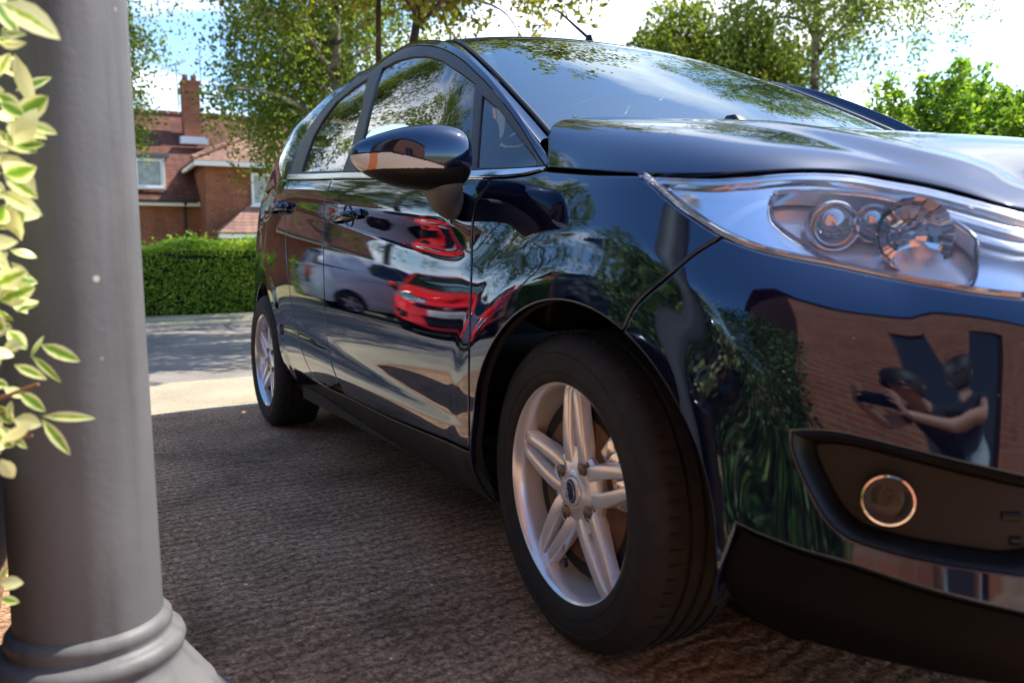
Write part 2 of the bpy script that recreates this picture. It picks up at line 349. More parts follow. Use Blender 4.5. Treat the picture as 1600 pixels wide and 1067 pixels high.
# ---------------- panels cut out of a patch ----------------
def inpoly(P, poly):
    x, y = P[:, 0], P[:, 1]; r = np.zeros(len(P), bool); a = poly; b = np.roll(poly, -1, 0)
    for (x1, y1), (x2, y2) in zip(a, b):
        if y1 != y2: r ^= ((y1 > y) != (y2 > y)) & (x < (x2-x1)*(y-y1)/(y2-y1)+x1)
    return r
def area(p): return .5*np.sum(p[:, 0]*np.roll(p[:, 1], -1)-np.roll(p[:, 0], -1)*p[:, 1])
def densify(poly, st):
    out = []
    for a, b in zip(poly, np.roll(poly, -1, 0)):
        n = max(1, int(math.ceil(np.linalg.norm(b-a)/st)))
        out += [a+(b-a)*k/n for k in range(n)]
    return np.array(out)
def inset(poly, d):
    """positive d: towards the inside of a counter-clockwise loop"""
    p = poly; e1 = p-np.roll(p, 1, 0); e2 = np.roll(p, -1, 0)-p
    f = lambda e: np.stack([-e[:, 1], e[:, 0]], 1)/(np.linalg.norm(e, axis=1, keepdims=True)+1e-9)
    n1, n2 = f(e1), f(e2); n = n1+n2; l = np.linalg.norm(n, axis=1, keepdims=True)+1e-9; n /= l
    c = np.clip(np.sum(n*n1, 1, keepdims=True), .55, 1); return p+n*d/c
def clean(poly, eps):
    out = [poly[0]]
    for q in poly[1:]:
        if np.linalg.norm(q-out[-1]) > eps: out.append(q)
    if np.linalg.norm(out[-1]-out[0]) <= eps: out.pop()
    return np.array(out)
def panel_data(patch, outer, holes=(), scale=(1, 1), step=.02, gap=.0018, depth=.012, off=0., rim=.004, drop=.0013):
    sc = np.array(scale); loops = []
    for k, lp in enumerate([outer]+list(holes)):
        q = clean(np.array(lp, float)*sc, .0015); q = q if (area(q) > 0) == (k == 0) else q[::-1]
        q = densify(q, step*.8); q1 = inset(q, gap); q0 = inset(q, gap+rim); loops.append((q0, q1))
    pts = []; edges = []
    for q0, _ in loops:
        b = len(pts); n = len(q0); pts += [tuple(a) for a in q0]; edges += [(b+i, b+(i+1) % n) for i in range(n)]
    nb = len(pts); O = loops[0][0]; lo, hi = O.min(0), O.max(0)
    gx, gy = np.meshgrid(np.arange(lo[0], hi[0], step), np.arange(lo[1], hi[1], step), indexing='ij'); G = np.stack([gx.ravel(), gy.ravel()], 1)
    G[:, 0] += (np.round((G[:, 1]-lo[1])/step) % 2)*step*.5
    ok = inpoly(G, O)
    for q0, _ in loops[1:]: ok &= ~inpoly(G, q0)
    G = G[ok]; B = np.vstack([q0 for q0, _ in loops])
    if len(G):
        d = np.min(np.stack([np.hypot(G[:, 0]-x, G[:, 1]-y) for x, y in B]), 0) if len(B)*len(G) < 4e7 else np.ones(len(G)); G = G[d > step*.55]
    allp = [Vector(p) for p in pts]+[Vector((float(a), float(b))) for a, b in G]
    v2, e2, f2, ov, oe, of = delaunay_2d_cdt(allp, edges, [], 0, 1e-6)
    v2 = np.array([tuple(v) for v in v2]); F = np.array([f for f in f2 if len(f) == 3]); c = v2[F].mean(1)
    ok = inpoly(c, O)
    for q0, _ in loops[1:]: ok &= ~inpoly(c, q0)
    F = F[ok]; P, N = patch.ev(v2/sc); V = list(P+N*off); NN = list(N); F = [tuple(f) for f in F]
    # orientation
    Fa = np.array(F); Va = np.array(V); nn = np.cross(Va[Fa[:, 1]]-Va[Fa[:, 0]], Va[Fa[:, 2]]-Va[Fa[:, 0]])
    if np.sum(nn*N[Fa[:, 0]]) < 0: F = [f[::-1] for f in F]
    # which output vertex is input vertex i
    idx = {}
    for k, os_ in enumerate(ov):
        for i in os_: idx[i] = k
    b = 0
    for q0, q1 in loops:
        n = len(q0); P1, N1 = patch.ev(q1/sc); P0, _ = patch.ev(q0/sc); out = P1-P0; out -= N1*np.sum(out*N1, 1, keepdims=True); out /= np.linalg.norm(out, axis=1, keepdims=True)+1e-9
        k1 = len(V); V += list(P1+N1*(off-drop)); NN += list((N1*.6+out*.8)/1.0)
        k2 = len(V); V += list(P1+N1*(off-drop)); NN += list(out)
        k3 = len(V); V += list(P1+N1*(off-depth)); NN += list(out)
        for i in range(n):
            j = (i+1) % n; a, c_ = idx.get(b+i), idx.get(b+j)
            if a is None or c_ is None or a == c_: continue
            for (A, B_) in ((a, c_), (k2+i, k2+j)):
                C_, D_ = (k1+j, k1+i) if A == a and B_ == c_ else (k3+j, k3+i)
                q = (A, B_, C_, D_); nn = np.cross(V[B_]-V[A], V[C_]-V[A])
                ref = NN[D_] if A != a else N1[i]
                F.append(q if np.dot(nn, ref) > 0 else q[::-1])
        b += n
    NN = [n_/(np.linalg.norm(n_)+1e-9) for n_ in NN]
    return V, F, NN
def mirrored(V, F, N): return [(v[0], -v[1], v[2]) for v in V], [tuple(f)[::-1] for f in F], [(n[0], -n[1], n[2]) for n in N]
def panel(name, patch, outer, m, parent, both=False, one=False, **k):
    """both: a second, mirrored object; one: mirror into the same mesh"""
    V, F, N = panel_data(patch, outer, **k)
    if one:
        V2, F2, N2 = mirrored(V, F, N); n = len(V); V = [tuple(v) for v in V]+V2; F = F+[tuple(i+n for i in f) for f in F2]; N = [tuple(a) for a in N]+N2
    o = mesh_obj(name, V, F, m, parent, True, N)
    if both:
        V2, F2, N2 = mirrored(V, F, N); p2 = parent
        if both is not True: p2 = both
        o2 = mesh_obj(name, V2, F2, m, p2, True, N2); return o, o2
    return o
def pair(build, parent):
    """build(MB-like callable) for the right side, then a mirrored copy of the finished mesh"""
    o = build(); me = o.data.copy(); me.transform(Matrix.Scale(-1, 4, (0, 1, 0))); me.flip_normals()
    o2 = bpy.data.objects.new(o.name, me); COL.objects.link(o2); o2.parent = parent; o2.location = (o.location.x, -o.location.y, o.location.z); return o, o2
# ---------------- materials of the cars ----------------
def paint(name, col, ior=1.9, metal=0, rough=.04, flake=.0):
    m = mat(name, col, rough, metal, .5, 0, ior)
    t = NT(m.node_tree); b = t.n['Principled BSDF']; tc = t.add('ShaderNodeTexCoord')
    b.inputs['Specular Tint'].default_value = (.56, .74, 1, 1) if 'black' in name else (1, 1, 1, 1)  # blue of the sky put into the black paint's reflection tint
    # fine dust and the faint waviness of pressed steel
    nz = t.add('ShaderNodeTexNoise', {'Vector': (tc, 'Object'), 'Scale': 5.0, 'Detail': 2.0}); n2 = t.add('ShaderNodeTexNoise', {'Vector': (tc, 'Object'), 'Scale': 900.0, 'Detail': 2.0})
    bp = t.add('ShaderNodeBump', {'Height': (nz, 0), 'Strength': .05, 'Distance': .001})
    b2 = t.add('ShaderNodeBump', {'Height': (n2, 0), 'Strength': .012, 'Distance': .0004, 'Normal': (bp, 0)}); t.l.new(b2.outputs[0], b.inputs['Normal'])
    vs = t.add('ShaderNodeTexVoronoi', {'Vector': (tc, 'Object'), 'Scale': 42.0}); sp = t.ramp((vs, 'Distance'), [(.028, (1, 1, 1)), (.045, (0, 0, 0))]); vz = t.add('ShaderNodeTexNoise', {'Vector': (tc, 'Object'), 'Scale': 4.0}); vm = t.ramp((vz, 0), [(.5, (0, 0, 0)), (.62, (1, 1, 1))])
    vq = t.add('ShaderNodeMath', {0: (sp, 0), 1: (vm, 0)}, operation='MULTIPLY'); mxp = t.add('ShaderNodeMix', {0: (vq, 0), 6: rgb(col), 7: (.35, .33, .30, 1)}, data_type='RGBA'); t.l.new(mxp.outputs[2], b.inputs['Base Color'])
    nz3 = t.add('ShaderNodeTexNoise', {'Vector': (tc, 'Object'), 'Scale': 3.0, 'Detail': 8.0}); rp = t.ramp((nz3, 0), [(.35, (rough,)*3), (.8, (rough+.05,)*3)]); t.l.new(rp.outputs[0], b.inputs['Roughness'])
    return m
M = {}
M['paint'] = paint('deep_black_blue_paint', (.0020, .003, .013), ior=2.05, rough=.012)
M['silver'] = paint('silver_paint', (.80, .81, .84), ior=1.5, metal=.1, rough=.2)
M['red'] = paint('red_paint', (.80, .014, .012), ior=1.6, rough=.06)
M['navy'] = paint('dark_navy_paint', (.006, .012, .022), ior=1.7, rough=.04)
M['trim'] = mat('grey_black_trim', (.05, .05, .054), .5, bump=(400, .2, .0004))
M['plastic'] = mat('black_plastic', (.007, .0068, .007), .4, spec=.3, bump=(600, .3, .0004))
M['rubber'] = mat('tyre_rubber', (.017, .016, .016), .75, spec=.3, noise=(30, (.03, .027, .025), .45, .75), bump=(300, .3, .0006))
M['alloy'] = mat('silver_alloy', (.80, .82, .86), .22, .5, noise=(14, (.70, .71, .73), .45, .8))
M['chrome'] = mat('chrome', (.86, .87, .88), .06, 1)
M['chrome2'] = mat('satin_chrome', (.66, .66, .67), .16, 1)
M['refl'] = mat('reflector_silver', (.88, .94, 1.0), .1, .85)
M['nut'] = mat('dull_wheel_nut', (.20, .16, .13), .35, .8)
M['rust'] = mat('rusty_brake_disc', (.16, .07, .035), .55, .5, noise=(40, (.06, .04, .03), .4, .7))
M['dark'] = mat('dark_inner', (.006, .006, .006), .8)
M['seat'] = mat('grey_cloth', (.035, .036, .04), .9, bump=(200, .4, .001))
M['badge'] = mat('blue_badge', (.008, .018, .09), .15, 0, ior=1.6)
M['amber'] = mat('amber_lens', (.75, .22, .02), .1)
M['redlens'] = mat('red_lens', (.55, .01, .01), .08, ior=1.6)
M['plate'] = mat('plate_white', (.75, .75, .72), .25)
M['ink'] = mat('plate_black', (.01, .01, .01), .4)
M['pale'] = mat('pale_card', (.55, .66, .55), .6)
def glass(name, tint, ior=1.5, rough=0.0):
    m = bpy.data.materials.new(name); m.use_nodes = True; t = NT(m.node_tree); t.n.clear()
    fr = t.add('ShaderNodeFresnel', {0: ior}); tr = t.add('ShaderNodeBsdfTransparent', {0: rgb(tint)})
    gl = t.add('ShaderNodeBsdfGlossy', {'Color': (.84, .97, 1, 1) if 'screen' in name else (1, 1, 1, 1), 'Roughness': rough})
    mx = t.add('ShaderNodeMixShader', {0: (fr, 0), 1: (tr, 0), 2: (gl, 0)}); t.add('ShaderNodeOutputMaterial', {0: (mx, 0)}); return m
M['glass'] = glass('side_glass', (.55, .60, .56), 1.9); M['screen'] = glass('windscreen_glass', (.42, .56, .60), 3.4)
M['lens'] = glass('clear_lens', (.97, .98, 1.0), 1.4)

# ---------------- wheel (axle along local y, outer face towards -y) ----------------
RX = Matrix.Rotation(R(90), 4, 'X')      # local z of a lathe -> -y
def wheel_parts(parent):
    tw, rr = .195, .2075   # section width, rim edge radius
    yo = .0
    # tyre: outer shoulder faces -y ; lathe height h -> y = -h
    h0 = -.165; prof = [(.200, .004), (.206, .010), (.214, .0135), (.226, .0145), (.240, .0150), (.255, .0135), (.268, .0095), (.277, .004), (.284, -.005), (.289, -.016), (.2915, -.030)]
    for c in (-.050, -.080, -.110, -.140): prof += [(.2925, c+.006), (.2925, c+.0055), (.2855, c+.004), (.2855, c-.004), (.2925, c-.0055)]
    prof += [(.2915, -.155), (.287, -.168), (.277, -.178), (.255, -.187), (.23, -.188), (.205, -.178), (.198, -.168)]
    mb = MB().lathe(prof, 96, RX)
    # raised rings on the sidewall, sipes across the shoulder blocks
    mb.lathe([(.2545, .0125), (.2565, .0148), (.2585, .0122)], 96, RX); mb.lathe([(.2215, .0138), (.2228, .0155), (.2242, .0138)], 96, RX)
    sp = mb; sp.mi = 1
    for k in range(72):
        a = 2*math.pi*k/72; Mx = RX @ Matrix.Rotation(a, 4, 'Z') @ Matrix.Translation((.2895, 0, 0))
        sp.box((-.0035, -.0016, -.038), (.0032, .0016, -.012), Mx)
        sp.box((-.0035, -.0016, -.176), (.0032, .0016, -.150), Mx)
    ty = mb.build('tyre', [M['rubber'], M['dark']], parent, True)
    # rim barrel and lip
    rim = MB().lathe([(.2000, -.006), (.2085, -.002), (.2090, .004), (.2055, .0075), (.2005, .0055), (.1975, -.001), (.1935, -.010), (.1915, -.022), (.189, -.05), (.178, -.07), (.174, -.10), (.174, -.14), (.192, -.16), (.197, -.165)], 96, RX).build('rim', M['alloy'], parent, True, ang=50)
    # spokes: five pairs of arms
    mb = MB()
    def arm(th, side):
        st = [(.050, .0225, .0140, -.019, .042), (.068, .0245, .0140, -.0165, .042), (.09, .0245, .0132, -.0145, .022), (.115, .0228, .0125, -.0130, .022), (.14, .0205, .0118, -.0120, .021), (.165, .0178, .0110, -.0115, .021), (.184, .0150, .0105, -.0115, .022), (.1925, .0135, .0115, -.0135, .024), (.198, .0128, .0115, -.018, .02)]
        V = []; n = 0
        for r, off, hw, h, dp in st:
            sec = [(-hw-.003, h-dp), (-hw-.0002, h-.0035), (-hw+.0012, h-.0008), (-hw+.0035, h), (hw-.0035, h), (hw-.0012, h-.0008), (hw+.0002, h-.0035), (hw+.003, h-dp)]
            if side < 0: sec = [(-a, b) for a, b in sec][::-1]
            n = len(sec)
            for a, b in sec:
                q = side*off+a; V.append((r, q, b))
        F = [(i*n+k, i*n+(k+1) % n, (i+1)*n+(k+1) % n, (i+1)*n+k) for i in range(len(st)-1) for k in range(n)]+[tuple(range(n)), tuple((len(st)-1)*n+k for k in range(n))[::-1]]
        Mx = RX @ Matrix.Rotation(th, 4, 'Z'); mb.add([tuple(Mx @ Vector(v)) for v in V], F)
    for k in range(5):
        th = R(90+72*k)
        arm(th, 1); arm(th, -1)
        Mx = RX @ Matrix.Rotation(th, 4, 'Z'); mb.box((.030, -.022, -.05), (.082, .022, -.0215), Mx); mb.box((.186, -.010, -.05), (.1965, .010, -.0165), Mx)
    mb.lathe([(.0, -.060), (.070, -.060), (.079, -.045), (.0785, -.028), (.074, -.0215), (.060, -.0200), (.040, -.0175), (.035, -.0155), (.0315, -.0135), (.0285, -.0135), (.0275, -.02), (0, -.02)], 64, RX)
    mb.build('spokes', M['alloy'], rim, True, ang=24)
    # centre cap with its oval badge
    cap = MB().lathe([(.0272, -.018), (.0272, -.0125), (.0255, -.0105), (0, -.0095)], 40, RX).build('centre_cap', M['alloy'], rim, True)
    S = Matrix.Diagonal((.0225, .0155, 1, 1)); ov = RX @ Matrix.Rotation(R(10), 4, 'Z')
    MB().lathe([(1, -.0102), (.97, -.0082), (0, -.0078)], 40, ov @ Matrix.Rotation(R(90), 4, 'Z') @ S).build('badge', M['badge'], cap, True)
    MB().lathe([(.88, -.0084), (.86, -.0070), (.80, -.0070), (.78, -.0084)], 40, ov @ Matrix.Rotation(R(90), 4, 'Z') @ S).build('badge_ring', M['chrome2'], cap, True)
    text_mesh('badge_script', 'Ford', .014, M['chrome2'], cap, Matrix.Translation((0, -.0075+.0135+.0005-.0135, 0)) @ ov @ Matrix.Rotation(R(90), 4, 'Z') @ Matrix.Translation((0, 0, -.0070)), shear=.35)
    for k in range(4):
        a = R(58+90*k); Mx = RX @ Matrix.Translation((.054*math.cos(a), .054*math.sin(a), 0))
        MB().lathe([(.0185, -.0178), (.0175, -.0190), (.0165, -.036), (0, -.036)], 20, Mx).build('bolt_recess', M['dark'], rim, True)
        MB().lathe([(.0140, -.036), (.0138, -.020), (.011, -.0135), (0, -.011)], 6, Mx).build('wheel_nut', M['nut'], rim, True, ang=20)
    MB().tube([tuple(RX @ Vector((.17*math.cos(R(252)), .17*math.sin(R(252)), -.03))), tuple(RX @ Vector((.150*math.cos(R(254)), .150*math.sin(R(254)), -.022)))], [.0045, .0035]).build('valve', M['plastic'], rim, True)
    d = MB().lathe([(.05, -.0375), (.138, -.0375), (.139, -.039), (.139, -.050), (.05, -.050)], 64, RX).lathe([(.0, -.055), (.062, -.055), (.066, -.06), (.066, -.08)], 40, RX).build('brake_disc', M['rust'], parent, True)
    c = MB()
    for a in range(-22, 23, 11):
        for r0, r1 in ((.085, .142),): c.box((r0+.012, -.016, -.085), (r1+.014, .016, -.0362), RX @ Matrix.Rotation(R(25+a), 4, 'Z'))
    c.build('brake_caliper', M['chrome2'], parent, False, bevel=.004)
    MB().lathe([(.0, -.0415), (.166, -.0415), (.173, -.050)], 48, RX).build('back_plate', M['dark'], parent, True)  # black disc widened to the rim so gaps between spokes look shaded
def text_mesh(name, s, size, m, parent, Mx, depth=.0004, shear=0, align='CENTER'):
    cu = bpy.data.curves.new(name, 'FONT'); cu.body = s; cu.size = size; cu.extrude = depth; cu.align_x = align; cu.align_y = 'CENTER'; cu.shear = shear
    o = bpy.data.objects.new(name, cu); COL.objects.link(o); bpy.context.view_layer.update()
    me = bpy.data.meshes.new_from_object(o.evaluated_get(bpy.context.evaluated_depsgraph_get())); bpy.data.objects.remove(o); me.name = name
    me.transform(Mx); me.materials.clear(); me.materials.append(m); q = bpy.data.objects.new(name, me); COL.objects.link(q); q.parent = parent; return q
# ---------------- the car ----------------
GAP_F = T(catmull([(770, 268), (763, 287), (748, 308), (740, 335), (737.5, 380), (736.5, 430), (734, 500), (732.5, 600), (733, 672)], 5))
GAP_R = T(catmull([(522, 275), (512, 298), (506, 330), (505.5, 400), (507, 470), (510, 520), (517, 565), (530, 600)], 5))
GAP_Q = T(catmull([(450, 280), (446, 320), (446, 370), (449, 420), (455, 470), (464, 515), (476, 560), (494, 592), (514, 604)], 5))
SILL = T([(516, 605), (540, 618), (600, 648), (660, 672), (733, 702)])
GAP_B = T(catmull([(1131, 369), (1085, 397), (1035, 440), (1005, 465), (984, 490)], 5))
LAMP_LO = T(catmull([(1001, 272.5), (1012, 281), (1056, 320), (1127, 366), (1187, 389), (1240, 401), (1300, 412), (1375, 428), (1440, 441), (1487, 449), (1540, 457), (1597, 463)], 3))
LAMP_HI = T(catmull([(1003, 274), (1050, 275), (1112, 276.5), (1170, 273.5), (1225, 268.5), (1280, 267.5), (1337, 270.5), (1390, 279.5), (1450, 290), (1520, 308), (1597, 328.5)], 3))
print('GAP_F', np.round(GAP_F[::8], 3).tolist(), 'GAP_B', np.round(GAP_B[[0, -1]], 3).tolist(), 'SILL', np.round(SILL, 3).tolist())
print('LAMP', np.round(LAMP_LO[[0, 12, -1]], 3).tolist(), np.round(LAMP_HI[[0, 12, -1]], 3).tolist())
ARF = T([(765, 640), (775, 590), (800, 530), (840, 490), (890, 470), (930, 472), (985, 490), (1030, 540), (1060, 590), (1085, 640), (1110, 700), (1135, 760), (1150, 815)])
print('ARCH r', np.round(np.hypot(ARF[:, 0], ARF[:, 1]-.292), 3), np.round(ARF, 2).tolist())
def arc(cx, cz, r, a0, a1, n=40): return [(cx+r*math.cos(R(a0+(a1-a0)*k/n)), cz+r*math.sin(R(a0+(a1-a0)*k/n))) for k in range(n+1)]
def between(L, s0, s1, n=20):      # points of a function line z(s)
    return [(s, float(L(s))) for s in np.linspace(s0, s1, n)]
def cut(poly, s0, s1):             # part of a traced line between two s
    p = np.array(poly); p = p[np.argsort(p[:, 0])]; s = np.linspace(s0, s1, 24); return [(a, float(np.interp(a, p[:, 0], p[:, 1]))) for a in s]
def farc(a0, a1, n):
    o = []
    for k in range(n+1):
        a = R(a0+(a1-a0)*k/n); rx = .368 if math.cos(a) > 0 else .345; o.append((.045+rx*math.cos(a), .292+.352*math.sin(a)))
    return o
RA = .343; AF0 = (0, .292); AR0 = (-2.489, .292)
LAMP_END = 1.13
def make_car():
    root = empty('hatchback_car', (0, 0, 0))
    P_ = M['paint']; bz = lambda s: float(np.interp(s, BELT_ALL[:, 0], BELT_ALL[:, 1]))
    # ---- doors
    f = panel('front_door', SIDE, list(cut(BELT_LO, GAP_R[0, 0], GAP_F[0, 0]))+list(GAP_F)+list(SILL[:0:-1])+list(GAP_R[::-1][1:]), P_, root, both=True, step=.014)
    q = panel('rear_door', SIDE, list(cut(BELT_LO, GAP_Q[0, 0], GAP_R[0, 0]))+list(GAP_R)+[tuple(SILL[0]+[0, 0])]+list(GAP_Q[::-1]), P_, root, both=True, step=.016)
    # ---- front wing
    a_end = math.degrees(math.atan2((GAP_B[-1, 1]-.292)/.352, (GAP_B[-1, 0]-.045)/.368)); gb = list(GAP_B[:-1])+farc(a_end, 196, 50)
    lam = [p for p in LAMP_LO if p[0] < GAP_B[0, 0]-.004]
    s_g = GAP_F[-1, 0]
    fen = list(cut(BELT_LO, GAP_F[0, 0], BON[0, 0]-.004))+[p-[0, .004] for p in BON if p[0] < lam[0][0]-.005]+lam+gb+[(s_g, .195)]+list(GAP_F[::-1])
    panel('front_wing', SIDE, fen, P_, root, both=True, step=.013)
    # ---- rear quarter
    sq = -3.28
    rq = [(sq, .60), (sq, bz(sq))]+[(s, bz(s)) for s in np.linspace(sq+.02, GAP_Q[0, 0], 30)]+list(GAP_Q)+arc(*AR0, RA, -12, 128, 44)+[(-2.80, .60)]
    panel('rear_quarter', SIDE, rq, P_, root, both=True, step=.018)
    rb = [(2*S0-sq, .60), (2*S0+2.80, .60)]+[(2*S0-a, b) for a, b in arc(*AR0, RA, 122, 188, 16)]+[(2*S0+2.9, .2), (-2.9, .2)]+arc(*AR0, RA, 188, 122, 16)+[(-2.80, .60)]+[(s, .60) for s in np.linspace(-2.85, 2*S0+2.9, 40)]
    panel('rear_bumper', SIDE, rb, P_, root, step=.03)
    tg = [(-3.47+0, .61), (-3.47, bz(-3.47))]+[(s, bz(s)) for s in np.linspace(-3.45, S0, 8)]+[(2*S0-s, bz(s)) for s in np.linspace(S0, -3.45, 8)]+[(2*S0+3.47, bz(-3.47)), (2*S0+3.47, .61)]
    tgate = panel('tailgate', SIDE, tg, P_, root, step=.03)
    panel('tail_lamp', SIDE, [(-3.465, .76), (-3.465, .99), (-3.3, 1.0), (-3.2, .97), (-3.16, .80), (-3.28, .74)], M['redlens'], root, both=True, off=.006, step=.03)
    plate(root, (-3.21, 0, .80), R(180), 'GK59 RZV')
    panel('sill', SIDE, [(s_g+.03, .175), (s_g+.03, .20)]+[(s, z-.006) for s, z in SILL[:0:-1]]+[(-2.12, .275), (-2.17, .20), (-2.17, .175)], M['plastic'], root, both=True, off=-.006, step=.03)
    # ---- bumper
    low = [tuple(p) for p in BUMP_LO]
    right = farc(a_end, -14, 30)
    up = list(GAP_B[::-1][1:])+[p for p in LAMP_LO if p[0] > GAP_B[0, 0]+.003]+[(LAMP_END, .672)]+[(LAMP_END+.004, float(np.interp(LAMP_END, BON[:, 0], BON[:, 1]))-.008)]+[p-[0, .008] for p in BON if p[0] > LAMP_END+.01]
    loop = right[::-1][1:]+up; mir = [(2*S1-a, b) for a, b in (loop[::-1] if abs(loop[-1][0]-S1) > 1e-6 else loop[-2::-1])]
    lowl = [(2*S1-a, b) for a, b in low[:-1]]; outer = loop+mir+lowl+low[::-1][:-1]+[low[0]]
    grl = [(S1-.50, .60), (S1-.46, .655), (S1+.46, .655), (S1+.50, .60), (S1+.40, .575), (S1-.40, .575)]
    gr2 = [(S1-.27, .25), (S1-.36, .44), (S1+.36, .44), (S1+.27, .25)]
    fogm = [(2*S1-a, b) for a, b in FOG]
    bum = panel('front_bumper', SIDE, outer, P_, root, holes=[FOG, fogm, grl, gr2], step=.013, depth=.02)
    for nm, g in (('upper_grille', grl), ('lower_grille', gr2)):
        p = panel(nm, SIDE, g, M['dark'], root, off=-.03, step=.03, gap=-.004)
        mb = MB(); zs = np.linspace(min(b for a, b in g)+.02, max(b for a, b in g)-.015, 2 if nm[0] == 'u' else 5)
        for z in zs:
            w = .44 if nm[0] == 'u' else .27+.09*(z-.25)/.19
            c = SIDE.ev([(S1+k, z) for k in np.linspace(-w, w, 15)]); mb.tube(c[0]-c[1]*.012, .006, 6)
        mb.build('grille_bar', M['plastic'], p, True)
    MB().lathe([(.045, 0), (.045, .006), (.04, .009), (0, .010)], 32, Matrix.Translation(SIDE.ev([(S1, .615)])[0][0]) @ Matrix.Rotation(R(90), 4, 'Y') @ Matrix.Diagonal((.6, 1, 1, 1))).build('grille_badge', M['chrome2'], root, True)
    c = SIDE.ev([(S1, .51)])[0][0]; plate(root, (c[0]+.012, 0, .51), 0, 'GK59 RZV')
    lip = [(.50, .20), (.455, .215), (.425, .245), (.412, .285)]+[(a, b-.002) for a, b in low]+[(2*S1-a, b-.002) for a, b in low[:-1][::-1]]+[(2*S1-.412, .285), (2*S1-.425, .245), (2*S1-.455, .215), (2*S1-.50, .20), (S1+.25, .165), (S1-.25, .165)]
    panel('front_spoiler', SIDE, lip, M['dark2'], root, off=-.012, step=.014)
    # fog lamp pockets
    for sd_ in (0, 1):
        g = np.array(FOG if not sd_ else fogm); V = []; n = 0
        q0 = densify(g, .012); P0, N0 = SIDE.ev(q0); c = q0.mean(0); q1 = c+(q0-c)*np.array([.93, .90]); P1, N1 = SIDE.ev(q1); q2 = c+(q0-c)*np.array([.86, .80]); P2, N2 = SIDE.ev(q2); n = len(q0)
        Pq, Nq = SIDE.ev(c+(q0-c)*np.array([1.015, 1.03])); mb = MB(); mb.add(list(Pq-Nq*.001)+list(P0+N0*.0022)+list(P1-N1*.006)+list(P2-N2*.036), [(k*n+i, k*n+(i+1) % n, (k+1)*n+(i+1) % n, (k+1)*n+i) for k in range(3) for i in range(n)])
        pk = mb.build('fog_lamp_pocket', M['plastic'], root, True)
        panel('pocket_floor', SIDE, q2, M['plastic'], pk, off=-.035, step=.02, gap=0)
        sl = MB()
        for k, z in enumerate((.405, .375, .345)):
            a = np.linspace(FOGC[0]+.13+.01*k, FOG[:, 0].max()-.05, 14); a = 2*S1-a if sd_ else a; Pz, Nz = SIDE.ev(np.stack([a, a*0+z], 1)); sl.tube(Pz-Nz*.036, .006, 8)
        sl.build('pocket_slat', M['plastic'], pk, True)
        fc, fn = SIDE.ev([(FOGC if not sd_ else (2*S1-FOGC[0], FOGC[1]))]); fc, fn = Vector(fc[0]), Vector(fn[0]); fn = (fn+Vector((.25, -.15 if not sd_ else .15, .05))).normalized()
        Mx = Matrix.Translation(fc-fn*.026) @ Matrix.Scale(.80, 4) @ fn.to_track_quat('Z', 'Y').to_matrix().to_4x4()
        fl = empty('fog_lamp'); fl.parent = root
        MB().lathe([(.041, .0), (.041, .020), (.039, .026), (.0360, .0265), (.0325, .014), (.0305, .002)], 48, Mx).build('chrome_ring', M['chrome'], fl, True, ang=60)
        MB().lathe([(.0315, .003), (.026, -.012), (.014, -.022), (0, -.025)], 32, Mx).build('reflector', M['fogref'], fl, True, ang=60)
        MB().lathe([(.0325, .008), (.025, .0125), (.012, .015), (0, .0155)], 32, Mx).build('fog_lens', M['lens'], fl, True, ang=60)
    # ---- headlamps
    lo = [p for p in LAMP_LO if p[0] < LAMP_END-.03]; hi = [p for p in LAMP_HI if p[0] < LAMP_END-.05]
    lz = lambda q, s: float(np.interp(s, np.array(q)[:, 0], np.array(q)[:, 1]))
    ring = [lo[0]]+lo[1:]+[(LAMP_END-.006, .676), (LAMP_END-.002, .70), (LAMP_END-.02, float(np.interp(LAMP_END, BON[:, 0], BON[:, 1]))-.012)]+hi[::-1]
    for sd_ in (0, 1):
        fo = (lambda a: [(2*S1-x, y) for x, y in a]) if sd_ else (lambda a: a)
        hl = empty('headlight'); hl.parent = root
        panel('lens', SIDE, fo(ring), M['lens'], hl, off=.0005, gap=.002, step=.014, depth=.004)
        g = densify(np.array(fo(ring)), .01); P0, N0 = SIDE.ev(g); n = len(g)
        # ribbed edge strip and housing wall
        gi = inset(g if area(g) > 0 else g[::-1], .009); P1, N1 = SIDE.ev(gi if area(g) > 0 else gi[::-1]); Pw = P1-N1*.05
        MB().add(list(P0-N0*.004)+list(P1-N1*.006)+list(Pw), [(k*n+i, k*n+(i+1) % n, (k+1)*n+(i+1) % n, (k+1)*n+i) for k in range(2) for i in range(n)]).build('housing', M['chrome2'], hl, True, ang=50)
        rb_ = MB(); lower = [p for p in densify(np.array(lo), .0035)][:int(len(densify(np.array(lo), .0035))*.5)]
        Pl, Nl = SIDE.ev(fo([(a, b+.005) for a, b in resample(lo, 210)]))
        for a, b in zip(Pl, Nl):
            Mz = Matrix.Translation(Vector(a-b*.004)) @ Vector(b).to_track_quat('Z', 'Y').to_matrix().to_4x4(); rb_.lathe([(.0021, -.002), (.0021, .0015), (0, .003)], 6, Mz)
        rb_.build('ribbed_edge', M['chrome'], hl, True)
        # reflector bezel with an opening, the deeper bowl behind it
        Bz = np.array(fo(BEZ)); bez = panel('bezel', SIDE, [tuple(p) for p in (gi if area(g) > 0 else gi[::-1])], M['refl'], hl, holes=[Bz], off=-.014, gap=-.001, step=.012, depth=.03, rim=.006, drop=.004)
        panel('reflector', SIDE, Bz, M['refl2'], hl, off=-.05, gap=-.01, step=.015)
        Pb, Nb_ = SIDE.ev(Bz); MB().tube([tuple(x) for x in (Pb-Nb_*.012)]+[tuple(Pb[0]-Nb_[0]*.012)], .0022, 8, False).build('bezel_rim', M['chrome2'], hl, True)
